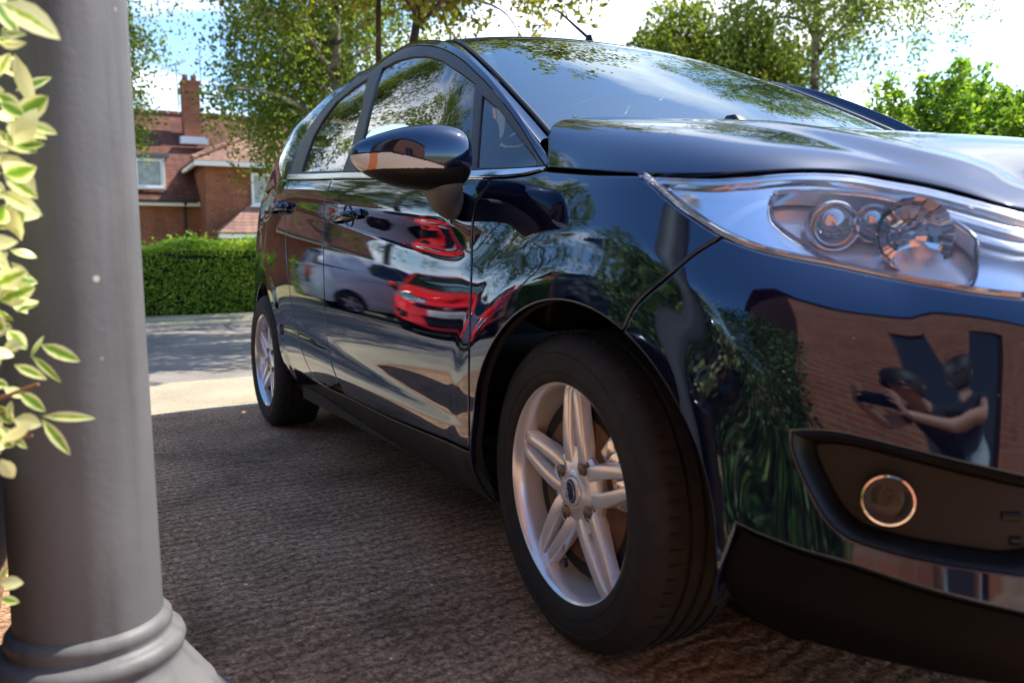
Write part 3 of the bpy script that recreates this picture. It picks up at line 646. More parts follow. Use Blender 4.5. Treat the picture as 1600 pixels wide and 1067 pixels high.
        for nm, px0, rr_, dp in (('projector_lens', HP[0], .031, .045), ('side_lens', HP[1], .024, .045), ('bulb_bowl', HP[2], .052, .040)):
            c = Vector(SIDE.ev([px0])[0][0]); c = c+(c-Vector(CAM)).normalized()*dp; c = Vector((c.x, -c.y, c.z)) if sd_ else c; ax = Vector((.80, -.58 if not sd_ else .58, .04)).normalized()
            Mx = Matrix.Translation(c) @ ax.to_track_quat('Z', 'Y').to_matrix().to_4x4()
            if nm == 'bulb_bowl':
                MB().lathe([(rr_, .012), (rr_*.8, -.006), (rr_*.5, -.018), (.006, -.024)], 20, Mx).build(nm, M['chrome'], hl, False)
                MB().lathe([(.006, -.024), (.006, .0), (0, .004)], 16, Mx).build('bulb', M['lens'], hl, True)
            else:
                o = MB().lathe([(rr_*1.18, -.02), (rr_*1.18, .006), (rr_*1.1, .010), (rr_, .008), (rr_, -.004)], 40, Mx).build(nm+'_ring', M['chrome'], hl, True, ang=60)
                MB().lathe([(rr_, .0), (rr_*.85, .009), (rr_*.5, .016), (0, .018)], 32, Mx).build(nm, M['projector'], hl, True)
    # ---- bonnet, roof, screen, pillars
    panel('bonnet', BONNET, [(0, 0), (1, 0), (1, 2), (0, 2)], P_, root, scale=(.95, .80), step=.014, gap=.003)
    xs = np.linspace(-2.86, -1.0, 30); e = [(x, WB(x)-.004) for x in xs]
    rf = panel('roof', TOP, e+[(-.985, .3), (-.98, 0), (-.985, -.3)]+[(x, -w) for x, w in e[::-1]]+[(-2.90, 0)], P_, root, step=.03)
    xs = np.linspace(-1.0, -.21, 24); e = [(x, WB(x)-.012) for x in xs]
    ws = e+[(-.15, .5), (-.11, .3), (-.10, 0), (-.11, -.3), (-.15, -.5)]+[(x, -w) for x, w in e[::-1]]+[(-.985, -.3), (-.98, 0), (-.985, .3)]
    panel('windscreen', TOP, ws, M['screen'], root, off=-.003, step=.03, gap=0)
    # black rubber edge of the screen
    for sg in (-1, 1):
        sl = MB(); Pz, Nz = TOP.ev([(x, WB(x)-.008) for x in np.linspace(-1.0, -.22, 30)]); Pz[:, 1] *= -sg; sl.tube(Pz, .006, 8); sl.build('screen_seal', M['plastic'], root, True)
    panel('screen_pillar', STRIP, [(0.0, 0.0), (1, 0), (1, 1), (0, 1)], P_, root, both=True, scale=(3.6, .16), step=.013, gap=.0015, rim=.003)
    # ---- hatch and rear glass
    Bc = np.array([bpt(*b) for b in catmull(B_CTRL, 10)]); rc = Bc[Bc[:, 0] < -2.86]; rc = resample(rc, 24); rc = np.vstack([rc, rc[-1]+[-.02, 0, -.03]])
    fr = np.linspace(0, 1, 21); H = np.zeros((len(rc), 21, 3))
    for j, k in enumerate(fr): H[:, j] = np.stack([rc[:, 0]-.10*(1-k*k), rc[:, 1]*k, rc[:, 2]+.0*k], 1)
    HAT = Patch(np.arange(len(rc)), fr, H, fold='0'); HAT.N *= -np.sign(HAT.N[12, 3, 0])
    panel('rear_screen', HAT, [(0, -.99), (len(rc)-1.01, -.99), (len(rc)-1.01, .99), (0, .99)], M['glass'], root, scale=(.014, .6), step=.03)
    # ---- window frames and glass
    fr_out = list(FR_OUT)[:]+[tuple(p) for p in BELT[1:-1]]
    wf = panel('window_frame', SIDE, fr_out, M['trim'], root, holes=[G1, G2, G3], both=True, step=.015, gap=.001, depth=.010, rim=.003, drop=.002)
    for g in (G1, G2, G3): panel('side_window', SIDE, g, M['glass'], root, both=True, off=-.006, gap=-.002, step=.03, depth=.002, drop=0)
    # waist moulding
    tr = [(s, z+.001) for s, z in BELT]; lo_ = [(s, bz(s)) for s in np.linspace(BELT[-1, 0], BELT[0, 0], 30)]
    panel('waist_moulding', SIDE, tr+lo_, M['chrome2'], root, both=True, off=.004, gap=0, step=.02, rim=.003, drop=.003, depth=.008)
    # ---- lining under the gaps, wheel wells, floor
    inner = [(S0+.02, .24), (-2.86, .24)]+arc(*AR0, RA+.005, 188, -8, 40)+[(-2.1, .22), (-.38, .22)]+farc(190, -4, 40)+[(.42, .24), (S1-.02, .30), (S1-.02, .56), (LAMP_END, .60)]+[(a, b-.05) for a, b in LAMP_LO[::-1]]+[(a, b-.03) for a, b in BON[7::-1]]+[(s, bz(s)-.02) for s in np.linspace(-.1, S0+.02, 30)]
    fg = FOG.mean(0)+(FOG-FOG.mean(0))*1.02
    panel('body_shell', SIDE, inner, M['dark'], root, holes=[fg], both=True, off=-.016, step=.04)
    mb = MB()
    for cx in (0, -2.489):
        for sg in (-1, 1):
            Mx = Matrix.Translation((cx, sg*.45, .292)) @ Matrix.Rotation(R(90)*sg*1, 4, 'X')
            mb.lathe([(RA+.012, -.0+.375 if 1 else 0), (RA+.012, .02), (.12, .0)], 48, Mx, *((R(-20), R(200)) if sg < 0 else (R(-20), R(200))))
    for sg in (1, ): mb.box((-3.0, -.66, .20), (.40, .66, .24)); mb.box((-2.05, -.77, .18), (-.42, .77, .23))
    mb.build('underbody', M['dark'], root)
    for (cx, sg) in ((0, -1), (-2.489, -1), (0, 1), (-2.489, 1)):
        w = empty('wheel', (cx, sg*(.812 if cx == 0 else .818)*1, .2925), 0 if sg < 0 else math.pi); w.parent = root
        if cx == 0 and sg == -1: w.rotation_euler.z = R(-1.0); proto = w; wheel_parts(w)
        else: copy_children(proto, w)
        if cx: w.rotation_euler.y = R(14)*(1 if sg < 0 else -1)
    # ---- washer nozzles, mirrors, handles, aerial
    for w_ in (.33, -.33):
        q = Vector((-.045, -w_, 1.0)); hit = BONNET.ev([(.05, 1-.62*.5)])[0][0]; MB().add([(-.03, -.022, -.01), (.035, -.018, -.01), (.035, .018, -.01), (-.03, .022, -.01), (-.018, -.012, .014), (.004, -.008, .014), (.004, .008, .014), (-.018, .012, .014)], [(0, 3, 2, 1), (4, 5, 6, 7), (0, 1, 5, 4), (1, 2, 6, 5), (2, 3, 7, 6), (3, 0, 4, 7)]).build('washer_nozzle', M['plastic'], root, loc=(float(hit[0])-.0, -w_, float(hit[2])+.006), bevel=.003)
    mirror_parts(root); handle_parts(root, bz); cabin(root)
    bo = Vector(bpt(-1.13, 0, 0)); ax = MB().lathe([(.022, -.004), (.018, .006), (.009, .030), (.0, .034)], 20, Matrix.Translation(bo) @ Matrix.Diagonal((1.5, .8, 1, 1)))
    ax.tube([bo+Vector((0, 0, .02)), bo+Vector((-.11, 0, .10)), bo+Vector((-.20, 0, .165))], [.0055, .004, .0028]); ax.build('aerial', M['plastic'], root, True)
    return root
def copy_children(a, b):
    for ch in list(a.children):
        c = ch.copy(); COL.objects.link(c); c.parent = b; copy_children(ch, c)
def plate(root, loc, rz, s):
    p = empty('number_plate', loc, rz); p.parent = root
    MB().box((-.004, -.26, -.055), (.004, .26, .055)).build('plate_base', M['plate'], p, bevel=.002)
    text_mesh('plate_text', s, .098, M['ink'], p, Matrix.Translation((.0046, 0, -.002)) @ Matrix.Rotation(R(90), 4, 'Z') @ Matrix.Rotation(R(90), 4, 'X') @ Matrix.Diagonal((.82, 1, 1, 1)))
def cage(name, V, F, m, parent, lv=2, creases=()):
    o = mesh_obj(name, V, F, m, parent); s = o.modifiers.new('s', 'SUBSURF'); s.levels = s.render_levels = lv; finish(o); return o
def loft_rings(rings, close=True):
    n = len(rings[0]); V = [tuple(p) for r in rings for p in r]
    F = [(i*n+k, i*n+(k+1) % n, (i+1)*n+(k+1) % n, (i+1)*n+k) for i in range(len(rings)-1) for k in range(n)]
    if close: F += [tuple(range(n))[::-1], tuple((len(rings)-1)*n+k for k in range(n))]
    return V, F
def dpt(px, depth):  # point at a given distance along the viewing axis
    return CAM+depth*(CF+(px[0]-800)/FPX*CR-(px[1]-533.5)/FPX*CU)
def mirror_parts(root):
    for sg in (1, -1):
        mr = empty('door_mirror'); mr.parent = root
        fl = lambda V: [(v[0], v[1]*sg, v[2]) for v in V]
        # housing: rings across the mirror from outboard tip (y=-1.06) to inboard (y=-.85); x forward face, z height
        def ring(y, x0, x1, z0, z1, n=16, tilt=0):
            r = []
            for k in range(n):
                a = 2*math.pi*k/n; c, s = math.cos(a), math.sin(a); c = math.copysign(abs(c)**.8, c); s = math.copysign(abs(s)**.85, s)
                r.append(((x0+x1)/2+(x1-x0)/2*c+tilt*s, y, (z0+z1)/2+(z1-z0)/2*s))
            return r
        st = [(-1.085, -.372, -.355, .920, .940), (-1.072, -.392, -.328, .903, .956), (-1.04, -.402, -.292, .880, .970), (-.99, -.405, -.262, .864, .986), (-.94, -.402, -.248, .858, .994), (-.89, -.398, -.246, .861, .993), (-.858, -.385, -.262, .872, .982), (-.848, -.36, -.31, .90, .95)]
        rings = [ring(*a) for a in st]
        V, F = loft_rings(rings); o = mesh_obj('mirror_housing', fl(V), F, [M['paint'], M['plastic'], M['amber'], M['clearlens']], mr); sb = o.modifiers.new('s', 'SUBSURF'); sb.levels = 4; sb.render_levels = 4; finish(o)
        idx = []
        for p in o.data.polygons:
            c = p.center; y = abs(c.y); k = 0; zt = .928-.26*max(0, 1.03-y); zb = .894
            if c.x < -.382: k = 1
            elif c.z < zb+.004: k = 1
            elif c.z < zt and y > .93: k = 2 if 1.050 < y < 1.060 else 3
            elif zt <= c.z < zt+.003 and y > .93: k = 1
            idx.append(k)
        o.data.polygons.foreach_set('material_index', idx)
        Pf, Nf = SIDE.ev(T([(714, 322)])); Pf, Nf = Vector(Pf[0]), Vector(Nf[0])
        cs = [(Vector((-.325, -.905, .885)), (.052, 0, 0), (0, .038, 0)), (Vector((-.330, -.898, .862)), (.050, 0, 0), (0, .036, .008)), (Vector((-.345, -.885, .845)), (.044, 0, -.004), (0, .030, .020)), (Pf-Nf*-.022, (.036, 0, -.006), (0, .014, .032)), (Pf-Nf*.004, (.040, 0, -.006), (0, .010, .036))]
        rg = [[tuple(c+Vector(a)*math.copysign(abs(math.cos(q))**.7, math.cos(q))+Vector(b)*math.copysign(abs(math.sin(q))**.7, math.sin(q))) for q in np.arange(16)*2*math.pi/16] for c, a, b in cs]
        V, F = loft_rings(rg); cage('mirror_stalk', fl(V), F, M['stalk'], mr, 2)
        g = MB().lathe([(.062, 0), (0, 0)], 32, Matrix.Translation((-.399, -.965*sg, .958)) @ Matrix.Rotation(R(-90), 4, 'Y') @ Matrix.Diagonal((.7, 1.25, 1, 1))).build('mirror_glass', M['chrome'], mr, True)
def handle_parts(root, bz):
    for (s0, z0) in (HND[0], HND[1]):
        for sg in (1, -1):
            P0, N0 = SIDE.ev([(s0, z0)]); P0, N0 = Vector(P0[0]), Vector(N0[0]); up = Vector((0, 0, 1)); ax = up.cross(N0).normalized(); up = N0.cross(ax)
            Mx = Matrix.Translation(P0) @ Matrix((ax, up, N0)).transposed().to_4x4()
            if sg < 0: Mx = Matrix.Diagonal((1, -1, 1, 1)) @ Mx
            hd = empty('door_handle'); hd.parent = root
            pts = [(-.125, -.004, -.004), (-.115, -.002, .014), (-.08, 0, .030), (0, .002, .038), (.07, .002, .034), (.098, 0, .016), (.105, -.002, -.004)]
            rg = [[Vector(p)+Vector((0, .0135*math.cos(2*math.pi*k/10), .007*math.sin(2*math.pi*k/10))) for k in range(10)] for p in catmull(pts, 4)]
            V, F = loft_rings(rg); mesh_obj('grip', [tuple(Mx @ Vector(v)) for v in V], F, M['paint'], hd)
            MB().lathe([(.036, .0005), (.0345, .0035), (.033, .0005), (.031, -.001), (.02, -.002), (0, -.003)], 40, Mx @ Matrix.Diagonal((1.25, .95, 1, 1))).build('cup', M['paint'], hd, True)
            MB().lathe([(.017, .030), (.016, .040), (.013, .0425), (0, .043)], 28, Mx @ Matrix.Translation((.112, 0, -.028)) @ Matrix.Diagonal((1.1, .9, 1, 1))).build('lock_cap', M['paint'], hd, True)
def cabin(root):
    for x, y, w in ((-1.05, -.36, .23), (-1.05, .36, .23), (-1.95, -.35, .3), (-1.95, .35, .3)):
        st = empty('seat', (x, y, .32)); st.parent = root
        def pad(name, a, b, tilt):
            V = []
            o = MB().box(a, b).build(name, M['seat'], st); o.data.transform(Matrix.Rotation(tilt, 4, 'Y')); bv = o.modifiers.new('b', 'BEVEL'); bv.width = .05; bv.segments = 4; finish(o); return o
        pad('cushion', (-.25, -w, 0), (.27, w, .16), 0); bk = pad('backrest', (-.12, -w, .1), (.02, w, .68), R(-17)); hr = pad('headrest', (-.36, -.13, .69), (-.26, .13, .90), R(0))
    ds = MB(); y = .70
    V = [(-.20, .93), (-.42, .97), (-.62, .93), (-.70, .80), (-.62, .62), (-.30, .55)]
    ds.add([(a, s*.68, b) for s in (-1, 1) for a, b in V], [(0, 1, 2, 3, 4, 5), (11, 10, 9, 8, 7, 6)]+[(i, i+6, (i+1) % 6+6, (i+1) % 6) for i in range(6)])
    ds.build('dashboard', M['plastic'], root, bevel=.03)
    sw = empty('steering_wheel', (-.80, -.36, .88)); sw.parent = root; sw.rotation_euler = (0, R(-65), 0)
    MB().tube([(.185*math.cos(a), .185*math.sin(a), 0) for a in np.linspace(0, 2*math.pi, 40)], .015, 8, False).build('rim', M['plastic'], sw, True)
    MB().box((-.05, -.17, -.02), (.05, .17, .0)).box((-.17, -.03, -.02), (0, .03, 0)).build('hub', M['plastic'], sw, bevel=.01)
    MB().box((-.30, -.60, .955), (-.297, -.50, 1.03), ).build('window_card', M['pale'], root)
# traced details
BELT_LO = T([(440, 281), (490, 281), (533, 279.5), (600, 279.5), (660, 279), (740, 278), (790, 277), (825, 273), (850, 266)])
BELT_ALL = np.vstack([[(-3.7, 1.0), (-3.3, 1.018), (-2.9, 1.024)], BELT_LO]); BELT_ALL = BELT_ALL[np.argsort(BELT_ALL[:, 0])]
print('BELT_LO', np.round(BELT_LO, 3).tolist())
BUMP_LO = T(catmull([(1152, 822), (1185, 838), (1250, 862), (1330, 885), (1430, 918), (1520, 942), (1598, 960)], 4)); BUMP_LO = np.vstack([BUMP_LO, [(S1-.22, .205), (S1, .20)]])
print('BUMP_LO', np.round(BUMP_LO, 3).tolist())
FOG = T(catmull([(1240, 677), (1241, 700), (1256, 740), (1284, 795), (1312, 828), (1345, 846), (1422, 868), (1510, 884), (1597, 896)], 3)); fh = T(catmull([(1240, 677), (1280, 677), (1326, 683), (1420, 706), (1510, 728), (1597, 748)], 3))
FOG = np.vstack([FOG, [(FOG[-1, 0]+.05, FOG[-1, 1]+.01), (fh[-1, 0]+.06, fh[-1, 1]-.01)], fh[::-1][:-1]]); FOGC = T([(1388, 783)])[0]
print('FOG', np.round(FOG[[0, 12, 24, 26]], 3).tolist(), FOGC)
G1 = T([(753, 150), (778, 171), (809, 213), (838, 258), (744, 261)])
G2 = T([(597, 107), (619, 95), (643, 89), (666, 88), (689.5, 95), (717.5, 113), (741, 131), (736, 200), (729, 263), (640, 265), (558, 267), (562, 240), (570, 204), (583, 150)])
G3 = T([(471, 268), (476, 251), (490, 213), (504, 188), (525, 159.5), (551, 138), (575, 122), (565, 171), (550, 225), (535, 266)])
BEZ = T(catmull([(1206, 320), (1210, 300), (1222, 289), (1300, 287), (1375, 293), (1440, 310), (1490, 332), (1524, 358), (1528, 385), (1520, 430), (1490, 436), (1400, 420), (1320, 404), (1260, 372), (1215, 340), (1206, 320)], 3))[:-1]
HP = T([(1302, 354), (1364, 350), (1425, 368)]); HND = T([(545, 338), (440, 325)])
M['stalk'] = mat('grey_textured_plastic', (.085, .083, .088), .55, bump=(500, .3, .0004)); M['fogref'] = mat('fog_reflector', (.35, .33, .30), .25, .9); M['projector'] = mat('projector_glass', (.55, .55, .56), .02, .8, ior=2.2); M['dark2'] = mat('black_underlip', (.003, .003, .003), .5, spec=.08); M['refl2'] = mat('inner_reflector', (.92, .90, .88), .2, .45); M['amber'] = mat('amber_lens', (.62, .24, .12), .12); M['clearlens'] = mat('pale_clear_lens', (.62, .58, .54), .12, ior=1.6)
CAR = make_car(); tag(CAR, 'near black blue five-door hatchback parked on the drive, its front wheel nearest the viewer', 'car')
# ================= surroundings =================
def fast_mesh(name, V, quads, m, parent=None, smooth=False, tri=False):
    k = 3 if tri else 4; me = bpy.data.meshes.new(name); n = len(quads)
    me.vertices.add(len(V)); me.vertices.foreach_set('co', np.asarray(V, np.float32).ravel())
    me.loops.add(n*k); me.loops.foreach_set('vertex_index', np.asarray(quads, np.int32).ravel())
    me.polygons.add(n); me.polygons.foreach_set('loop_start', np.arange(0, n*k, k, dtype=np.int32)); me.polygons.foreach_set('loop_total', np.full(n, k, np.int32))
    me.update(calc_edges=True); me.validate()
    for mm in (m if isinstance(m, list) else [m]): me.materials.append(mm)
    if smooth: me.polygons.foreach_set('use_smooth', [True]*n)
    o = bpy.data.objects.new(name, me); COL.objects.link(o); o.parent = parent; return o
def leaf_mat(name, c1, c2, c3=None, tl=.35, rough=.5):
    m = bpy.data.materials.new(name); m.use_nodes = True; t = NT(m.node_tree); t.n.clear()
    g = t.add('ShaderNodeNewGeometry'); tc = t.add('ShaderNodeTexCoord'); nz = t.add('ShaderNodeTexNoise', {'Vector': (tc, 'Object'), 'Scale': .9, 'Detail': 3.0})
    ad = t.add('ShaderNodeMath', {0: (g, 'Random Per Island'), 1: .55, 2: (nz, 0)}, operation='MULTIPLY_ADD')
    rp = t.ramp((ad, 0), [(.45, c1), (.85, c2), (1.05, c3 or c2)] if c3 else [(.45, c1), (.95, c2)])
    pb = t.add('ShaderNodeBsdfPrincipled', {'Base Color': (rp, 0), 'Roughness': rough, 'Specular IOR Level': .35})
    tr = t.add('ShaderNodeBsdfTranslucent', {0: (rp, 0)}); hv = t.add('ShaderNodeMix', {0: 1.0, 6: (rp, 0), 7: (1.0, 1.0, .45, 1)}, data_type='RGBA', blend_type='MULTIPLY'); t.l.new(hv.outputs[2], tr.inputs[0])
    mx = t.add('ShaderNodeMixShader', {0: tl, 1: (pb, 0), 2: (tr, 0)}); t.add('ShaderNodeOutputMaterial', {0: (mx, 0)}); return m
def leaves(P, size, up=.3, ratio=.62, jit=.35):
    """P (n,3) -> leaf shaped quads (pointed), random facing"""
    n = len(P); a = rng.normal(size=(n, 3)); a[:, 2] -= up; a /= np.linalg.norm(a, axis=1, keepdims=True)
    b = rng.normal(size=(n, 3)); b -= a*np.sum(a*b, 1, keepdims=True); b /= np.linalg.norm(b, axis=1, keepdims=True)
    s = size*(1+jit*rng.uniform(-1, 1, (n, 1))); c = np.cross(a, b)
    V = np.stack([P-a*s*.5, P+b*s*ratio*.5+c*s*.08, P+a*s*.5, P-b*s*ratio*.5+c*s*.08], 1).reshape(-1, 3)
    return V, np.arange(n*4).reshape(n, 4)
L_BIRCH = leaf_mat('birch_leaf', (.07, .13, .026), (.20, .29, .052), (.37, .43, .11), .5)
L_DARK = leaf_mat('dark_leaf', (.022, .045, .012), (.06, .10, .022), None, .3)
L_HEDGE = leaf_mat('hedge_leaf', (.11, .25, .03), (.28, .46, .05), (.50, .62, .09), .5)
L_BUSH = leaf_mat('bush_leaf', (.08, .19, .03), (.22, .38, .045), (.40, .54, .08), .55)
L_MAPLE = leaf_mat('yellow_green_leaf', (.09, .12, .015), (.28, .30, .04), (.44, .38, .06), .5)
def bark_mat(name, a, b, sc=6, st=(1, 1, 5)):
    m = mat(name, a, .85, bump=(40, .5, .01)); t = NT(m.node_tree); tc = t.add('ShaderNodeTexCoord'); mp = t.add('ShaderNodeMapping', {'Vector': (tc, 'Object'), 'Scale': st})
    nz = t.add('ShaderNodeTexNoise', {'Vector': (mp, 0), 'Scale': float(sc), 'Detail': 6.0}); rp = t.ramp((nz, 0), [(.42, a), (.56, b)]); t.l.new(rp.outputs[0], t.n['Principled BSDF'].inputs['Base Color']); return m
BARK = bark_mat('birch_bark', (.06, .045, .035), (.36, .31, .26), 2.2, (1, 1, 1.6)); BARK2 = bark_mat('dark_bark', (.035, .022, .014), (.10, .065, .04), 6, (1, 1, .3))
def birch(loc, h=9, r=.11, seed=1, spread=2.4, n_str=260, low=2.0, label='', group=None, leafm=None, bark=None, lean=(0, 0), fork=False, size=.06, per=95, bare=1.8):
    g = np.random.default_rng(seed); root = empty('birch_tree', loc, 0, label, 'tree', group); mb = MB()
    top = np.array([lean[0], lean[1], h*.93]); tr = catmull([(0, 0, -.1), (lean[0]*.1+.04, lean[1]*.1, h*.25), (lean[0]*.4-.03, lean[1]*.4+.04, h*.55), tuple(top)], 6)
    mb.tube(tr, list(np.linspace(r, .02, len(tr))), 12); P = []; tips = []
    for k in range(34):
        z = bare+(h*.92-bare)*(k+.5)/34*g.uniform(.92, 1.05); a = k*2.4+g.uniform(-.4, .4); L = spread*(1-.55*(z/h))*g.uniform(.65, 1.1)
        b0 = np.array([np.interp(z, tr[:, 2], tr[:, j]) for j in (0, 1)]+[z]); up = g.uniform(.35, .8)
        pts = [b0, b0+np.array([math.cos(a)*L*.4, math.sin(a)*L*.4, L*up*.45]), b0+np.array([math.cos(a)*L*.85, math.sin(a)*L*.85, L*up*.55]), b0+np.array([math.cos(a)*L*1.1, math.sin(a)*L*1.1, L*up*.35])]
        c = catmull(pts, 4); rr = r*.38*(1-z/h*.6); mb.tube(c, list(np.linspace(rr, .006, len(c))), 6); tips.append(c)
    if fork: mb.tube(catmull([(0, 0, h*.12), (.35, .3, h*.3), (.75, .45, h*.5), (1.0, .6, h*.7)], 5), list(np.linspace(r*.7, .02, 16)), 8)
    mb.build('trunk', bark or BARK, root, True)
    st = MB()
    for k in range(n_str):
        c = tips[g.integers(len(tips))]; q = c[g.integers(3, len(c))]; o = g.normal(size=3)*.28; L = g.uniform(.5, 1.9)*min(1.0, max(.35, (q[2]-low)/2.2)); dr = g.normal(size=2)*.22
        s0 = q; tt = np.linspace(0, 1, per)[:, None]*1.0
        path = s0+o*np.minimum(1, tt*2.5)+np.concatenate([dr[0]*tt*L, dr[1]*tt*L, -L*(tt**1.25)+.18*np.sin(tt*3.1)], 1)
        keep = path[:, 2] > low*g.uniform(.92, 1.2); P.append((path+g.normal(size=path.shape)*.075)[keep])
    P = np.vstack(P); V, Q = leaves(P, size, .5); fast_mesh('crown', V, Q, leafm or L_BIRCH, root); return root
def copy_tree(o, loc, rz, label, scale=1.0):
    c = o.copy(); COL.objects.link(c); c.location = loc; c.rotation_euler = (0, 0, rz); c.scale = (scale,)*3; c['label'] = label
    copy_children(o, c); return c
def clump(P0, rad, n, g): 
    d = g.normal(size=(n, 3)); d /= np.linalg.norm(d, axis=1, keepdims=True); return np.array(P0)+d*rad*(g.uniform(0, 1, (n, 1))**.33)
def shrub(name, pts, m, label, cat, size, group=None, stems=True, base=None):
    root = empty(name, base if base is not None else (0, 0, 0), 0, label, cat, group); P = np.vstack(pts)-np.array(base if base is not None else (0, 0, 0)); V, Q = leaves(P, size, -.2); fast_mesh('foliage', V, Q, m, root); return root

# ---- ground, drive, pavement, road, verge ----
def rough_ground(name, base, c2, bumps, box, z, sc=30, groove=None, rough=.9, res=1):
    m = mat(name+'_surface', base, rough, spec=.25); t = NT(m.node_tree); b = t.n['Principled BSDF']; tc = t.add('ShaderNodeTexCoord')
    n1 = t.add('ShaderNodeTexNoise', {'Vector': (tc, 'Object'), 'Scale': float(sc), 'Detail': 9.0, 'Roughness': .7}); n0 = t.add('ShaderNodeTexNoise', {'Vector': (tc, 'Object'), 'Scale': 1.6, 'Detail': 5.0})
    ad = t.add('ShaderNodeMath', {0: (n0, 0), 1: .8, 2: (n1, 0)}, operation='MULTIPLY_ADD'); rp = t.ramp((ad, 0), [(.70, base), (1.05, c2)]); t.l.new(rp.outputs[0], b.inputs['Base Color'])
    vo = t.add('ShaderNodeTexVoronoi', {'Vector': (tc, 'Object'), 'Scale': 130.0}, feature='F1'); sp = t.ramp((vo, 'Color'), [(.93, (0, 0, 0)), (.98, (1, 1, 1))])
    mxs = t.add('ShaderNodeMix', {0: (sp, 0), 6: (rp, 0), 7: rgb(tuple(min(1, x*1.9+.03) for x in c2))}, data_type='RGBA'); t.l.new(mxs.outputs[2], b.inputs['Base Color'])
    h = t.add('ShaderNodeMath', {0: (n1, 0), 1: 1.0}, operation='MULTIPLY')
    if groove:
        mp = t.add('ShaderNodeMapping', {'Vector': (tc, 'Object'), 'Rotation': (0, 0, R(groove[0]))}); mk = t.add('ShaderNodeTexNoise', {'Vector': (tc, 'Object'), 'Scale': 1.1, 'Detail': 4.0}); ms = t.ramp((mk, 0), [(.38, (.12,)*3), (.62, (1, 1, 1))])
        wv = t.add('ShaderNodeTexWave', {'Vector': (mp, 0), 'Scale': float(groove[1]), 'Distortion': 11.0, 'Detail': 5.0, 'Detail Scale': .9, 'Detail Roughness': .65}, wave_type='BANDS', bands_direction='X')
        w2 = t.add('ShaderNodeMath', {0: (wv, 'Fac'), 1: (ms, 0)}, operation='MULTIPLY'); h = t.add('ShaderNodeMath', {0: (w2, 0), 1: groove[2], 2: (h, 0)}, operation='MULTIPLY_ADD')
        gr = t.add('ShaderNodeTexNoise', {'Vector': (tc, 'Object'), 'Scale': 75.0, 'Detail': 5.0, 'Roughness': .85}); dk = t.ramp((gr, 0), [(.36, (.18, .16, .15)), (.5, (.95, .95, .95)), (.66, (1.9, 1.8, 1.65))]); mul = t.add('ShaderNodeMix', {0: 1.0, 6: (mxs, 2), 7: (dk, 0)}, data_type='RGBA', blend_type='MULTIPLY')
        groove_shade = t.ramp((wv, 'Fac'), [(0, (.62, .59, .57)), (.45, (1, 1, 1))]); mu2 = t.add('ShaderNodeMix', {0: 1.0, 6: (mul, 2), 7: (groove_shade, 0)}, data_type='RGBA', blend_type='MULTIPLY'); st_ = t.add('ShaderNodeTexNoise', {'Vector': (tc, 'Object'), 'Scale': 1.3, 'Detail': 7.0, 'Roughness': .65, 'Distortion': .6}); sr = t.ramp((st_, 0), [(.34, (.55, .52, .50)), (.5, (1, 1, 1)), (.68, (1.25, 1.2, 1.12))]); mu3 = t.add('ShaderNodeMix', {0: 1.0, 6: (mu2, 2), 7: (sr, 0)}, data_type='RGBA', blend_type='MULTIPLY'); t.l.new(mu3.outputs[2], b.inputs['Base Color'])  # relief shading of grooves and grain is put into the colour
    bp = t.add('ShaderNodeBump', {'Height': (h, 0), 'Strength': 1.0, 'Distance': bumps}); t.l.new(bp.outputs[0], b.inputs['Normal'])
    (x0, y0), (x1, y1) = box; o = mesh_obj(name, [(x0, y0, z), (x1, y0, z), (x1, y1, z), (x0, y1, z)], [(0, 1, 2, 3)], m, smooth=False); o['kind'] = 'structure'; return o
rough_ground('ground', (.16, .15, .07), (.30, .26, .12), .02, ((-400, -400), (400, 400)), -.012, 8)
rough_ground('driveway', (.27, .148, .082), (.55, .33, .20), .008, ((-3.05, -9), (5.2, 3.6)), 0, 45, (-6, 7.0, .62))
rough_ground('pavement', (.25, .21, .15), (.37, .315, .225), .004, ((-4.25, -60), (-3.05, 60)), -.004, 60)
rough_ground('road', (.13, .115, .10), (.25, .22, .19), .005, ((-9.6, -60), (-4.25, 60)), -.008, 80, None)
rough_ground('far_pavement', (.30, .27, .22), (.42, .38, .30), .004, ((-11.6, -60), (-10.6, 60)), -.004, 40)
k = MB().box((-9.72, -60, -.05), (-9.6, 60, .035)); k = k.build('kerb', mat('kerb_stone', (.36, .33, .26), .9, noise=(3, (.5, .46, .3), .4, .7), bump=(60, .4, .003)), bevel=.01); k['kind'] = 'structure'
gv = rough_ground('verge', (.14, .15, .05), (.36, .33, .14), .03, ((-10.6, -60), (-9.72, 60)), .0, 20)
gg = np.random.default_rng(77); n = 900; c = np.stack([gg.uniform(-3.4, 1.2, n), gg.uniform(-1.6, .2, n), gg.uniform(0, .001, n)], 1); r = gg.uniform(.0012, .0045, (n, 1)); dirs = np.array([(1, 0, 0), (0, 1, 0), (-1, 0, 0), (0, -1, 0), (0, 0, 1)])
V = (c[:, None]+dirs[None]*r[:, None]*gg.uniform(.6, 1.2, (n, 5, 1))).reshape(-1, 3); F = np.array([[(i*5+a, i*5+(a+1) % 4, i*5+4) for a in range(4)] for i in range(n)]).reshape(-1, 3)
gt = fast_mesh('loose_grit', V, F, mat('grit_stone', (.42, .36, .30), .9, noise=(300, (.12, .09, .07), .4, .6)), tri=True); tag(gt, 'loose grit scattered over the drive', 'grit', kind='stuff')
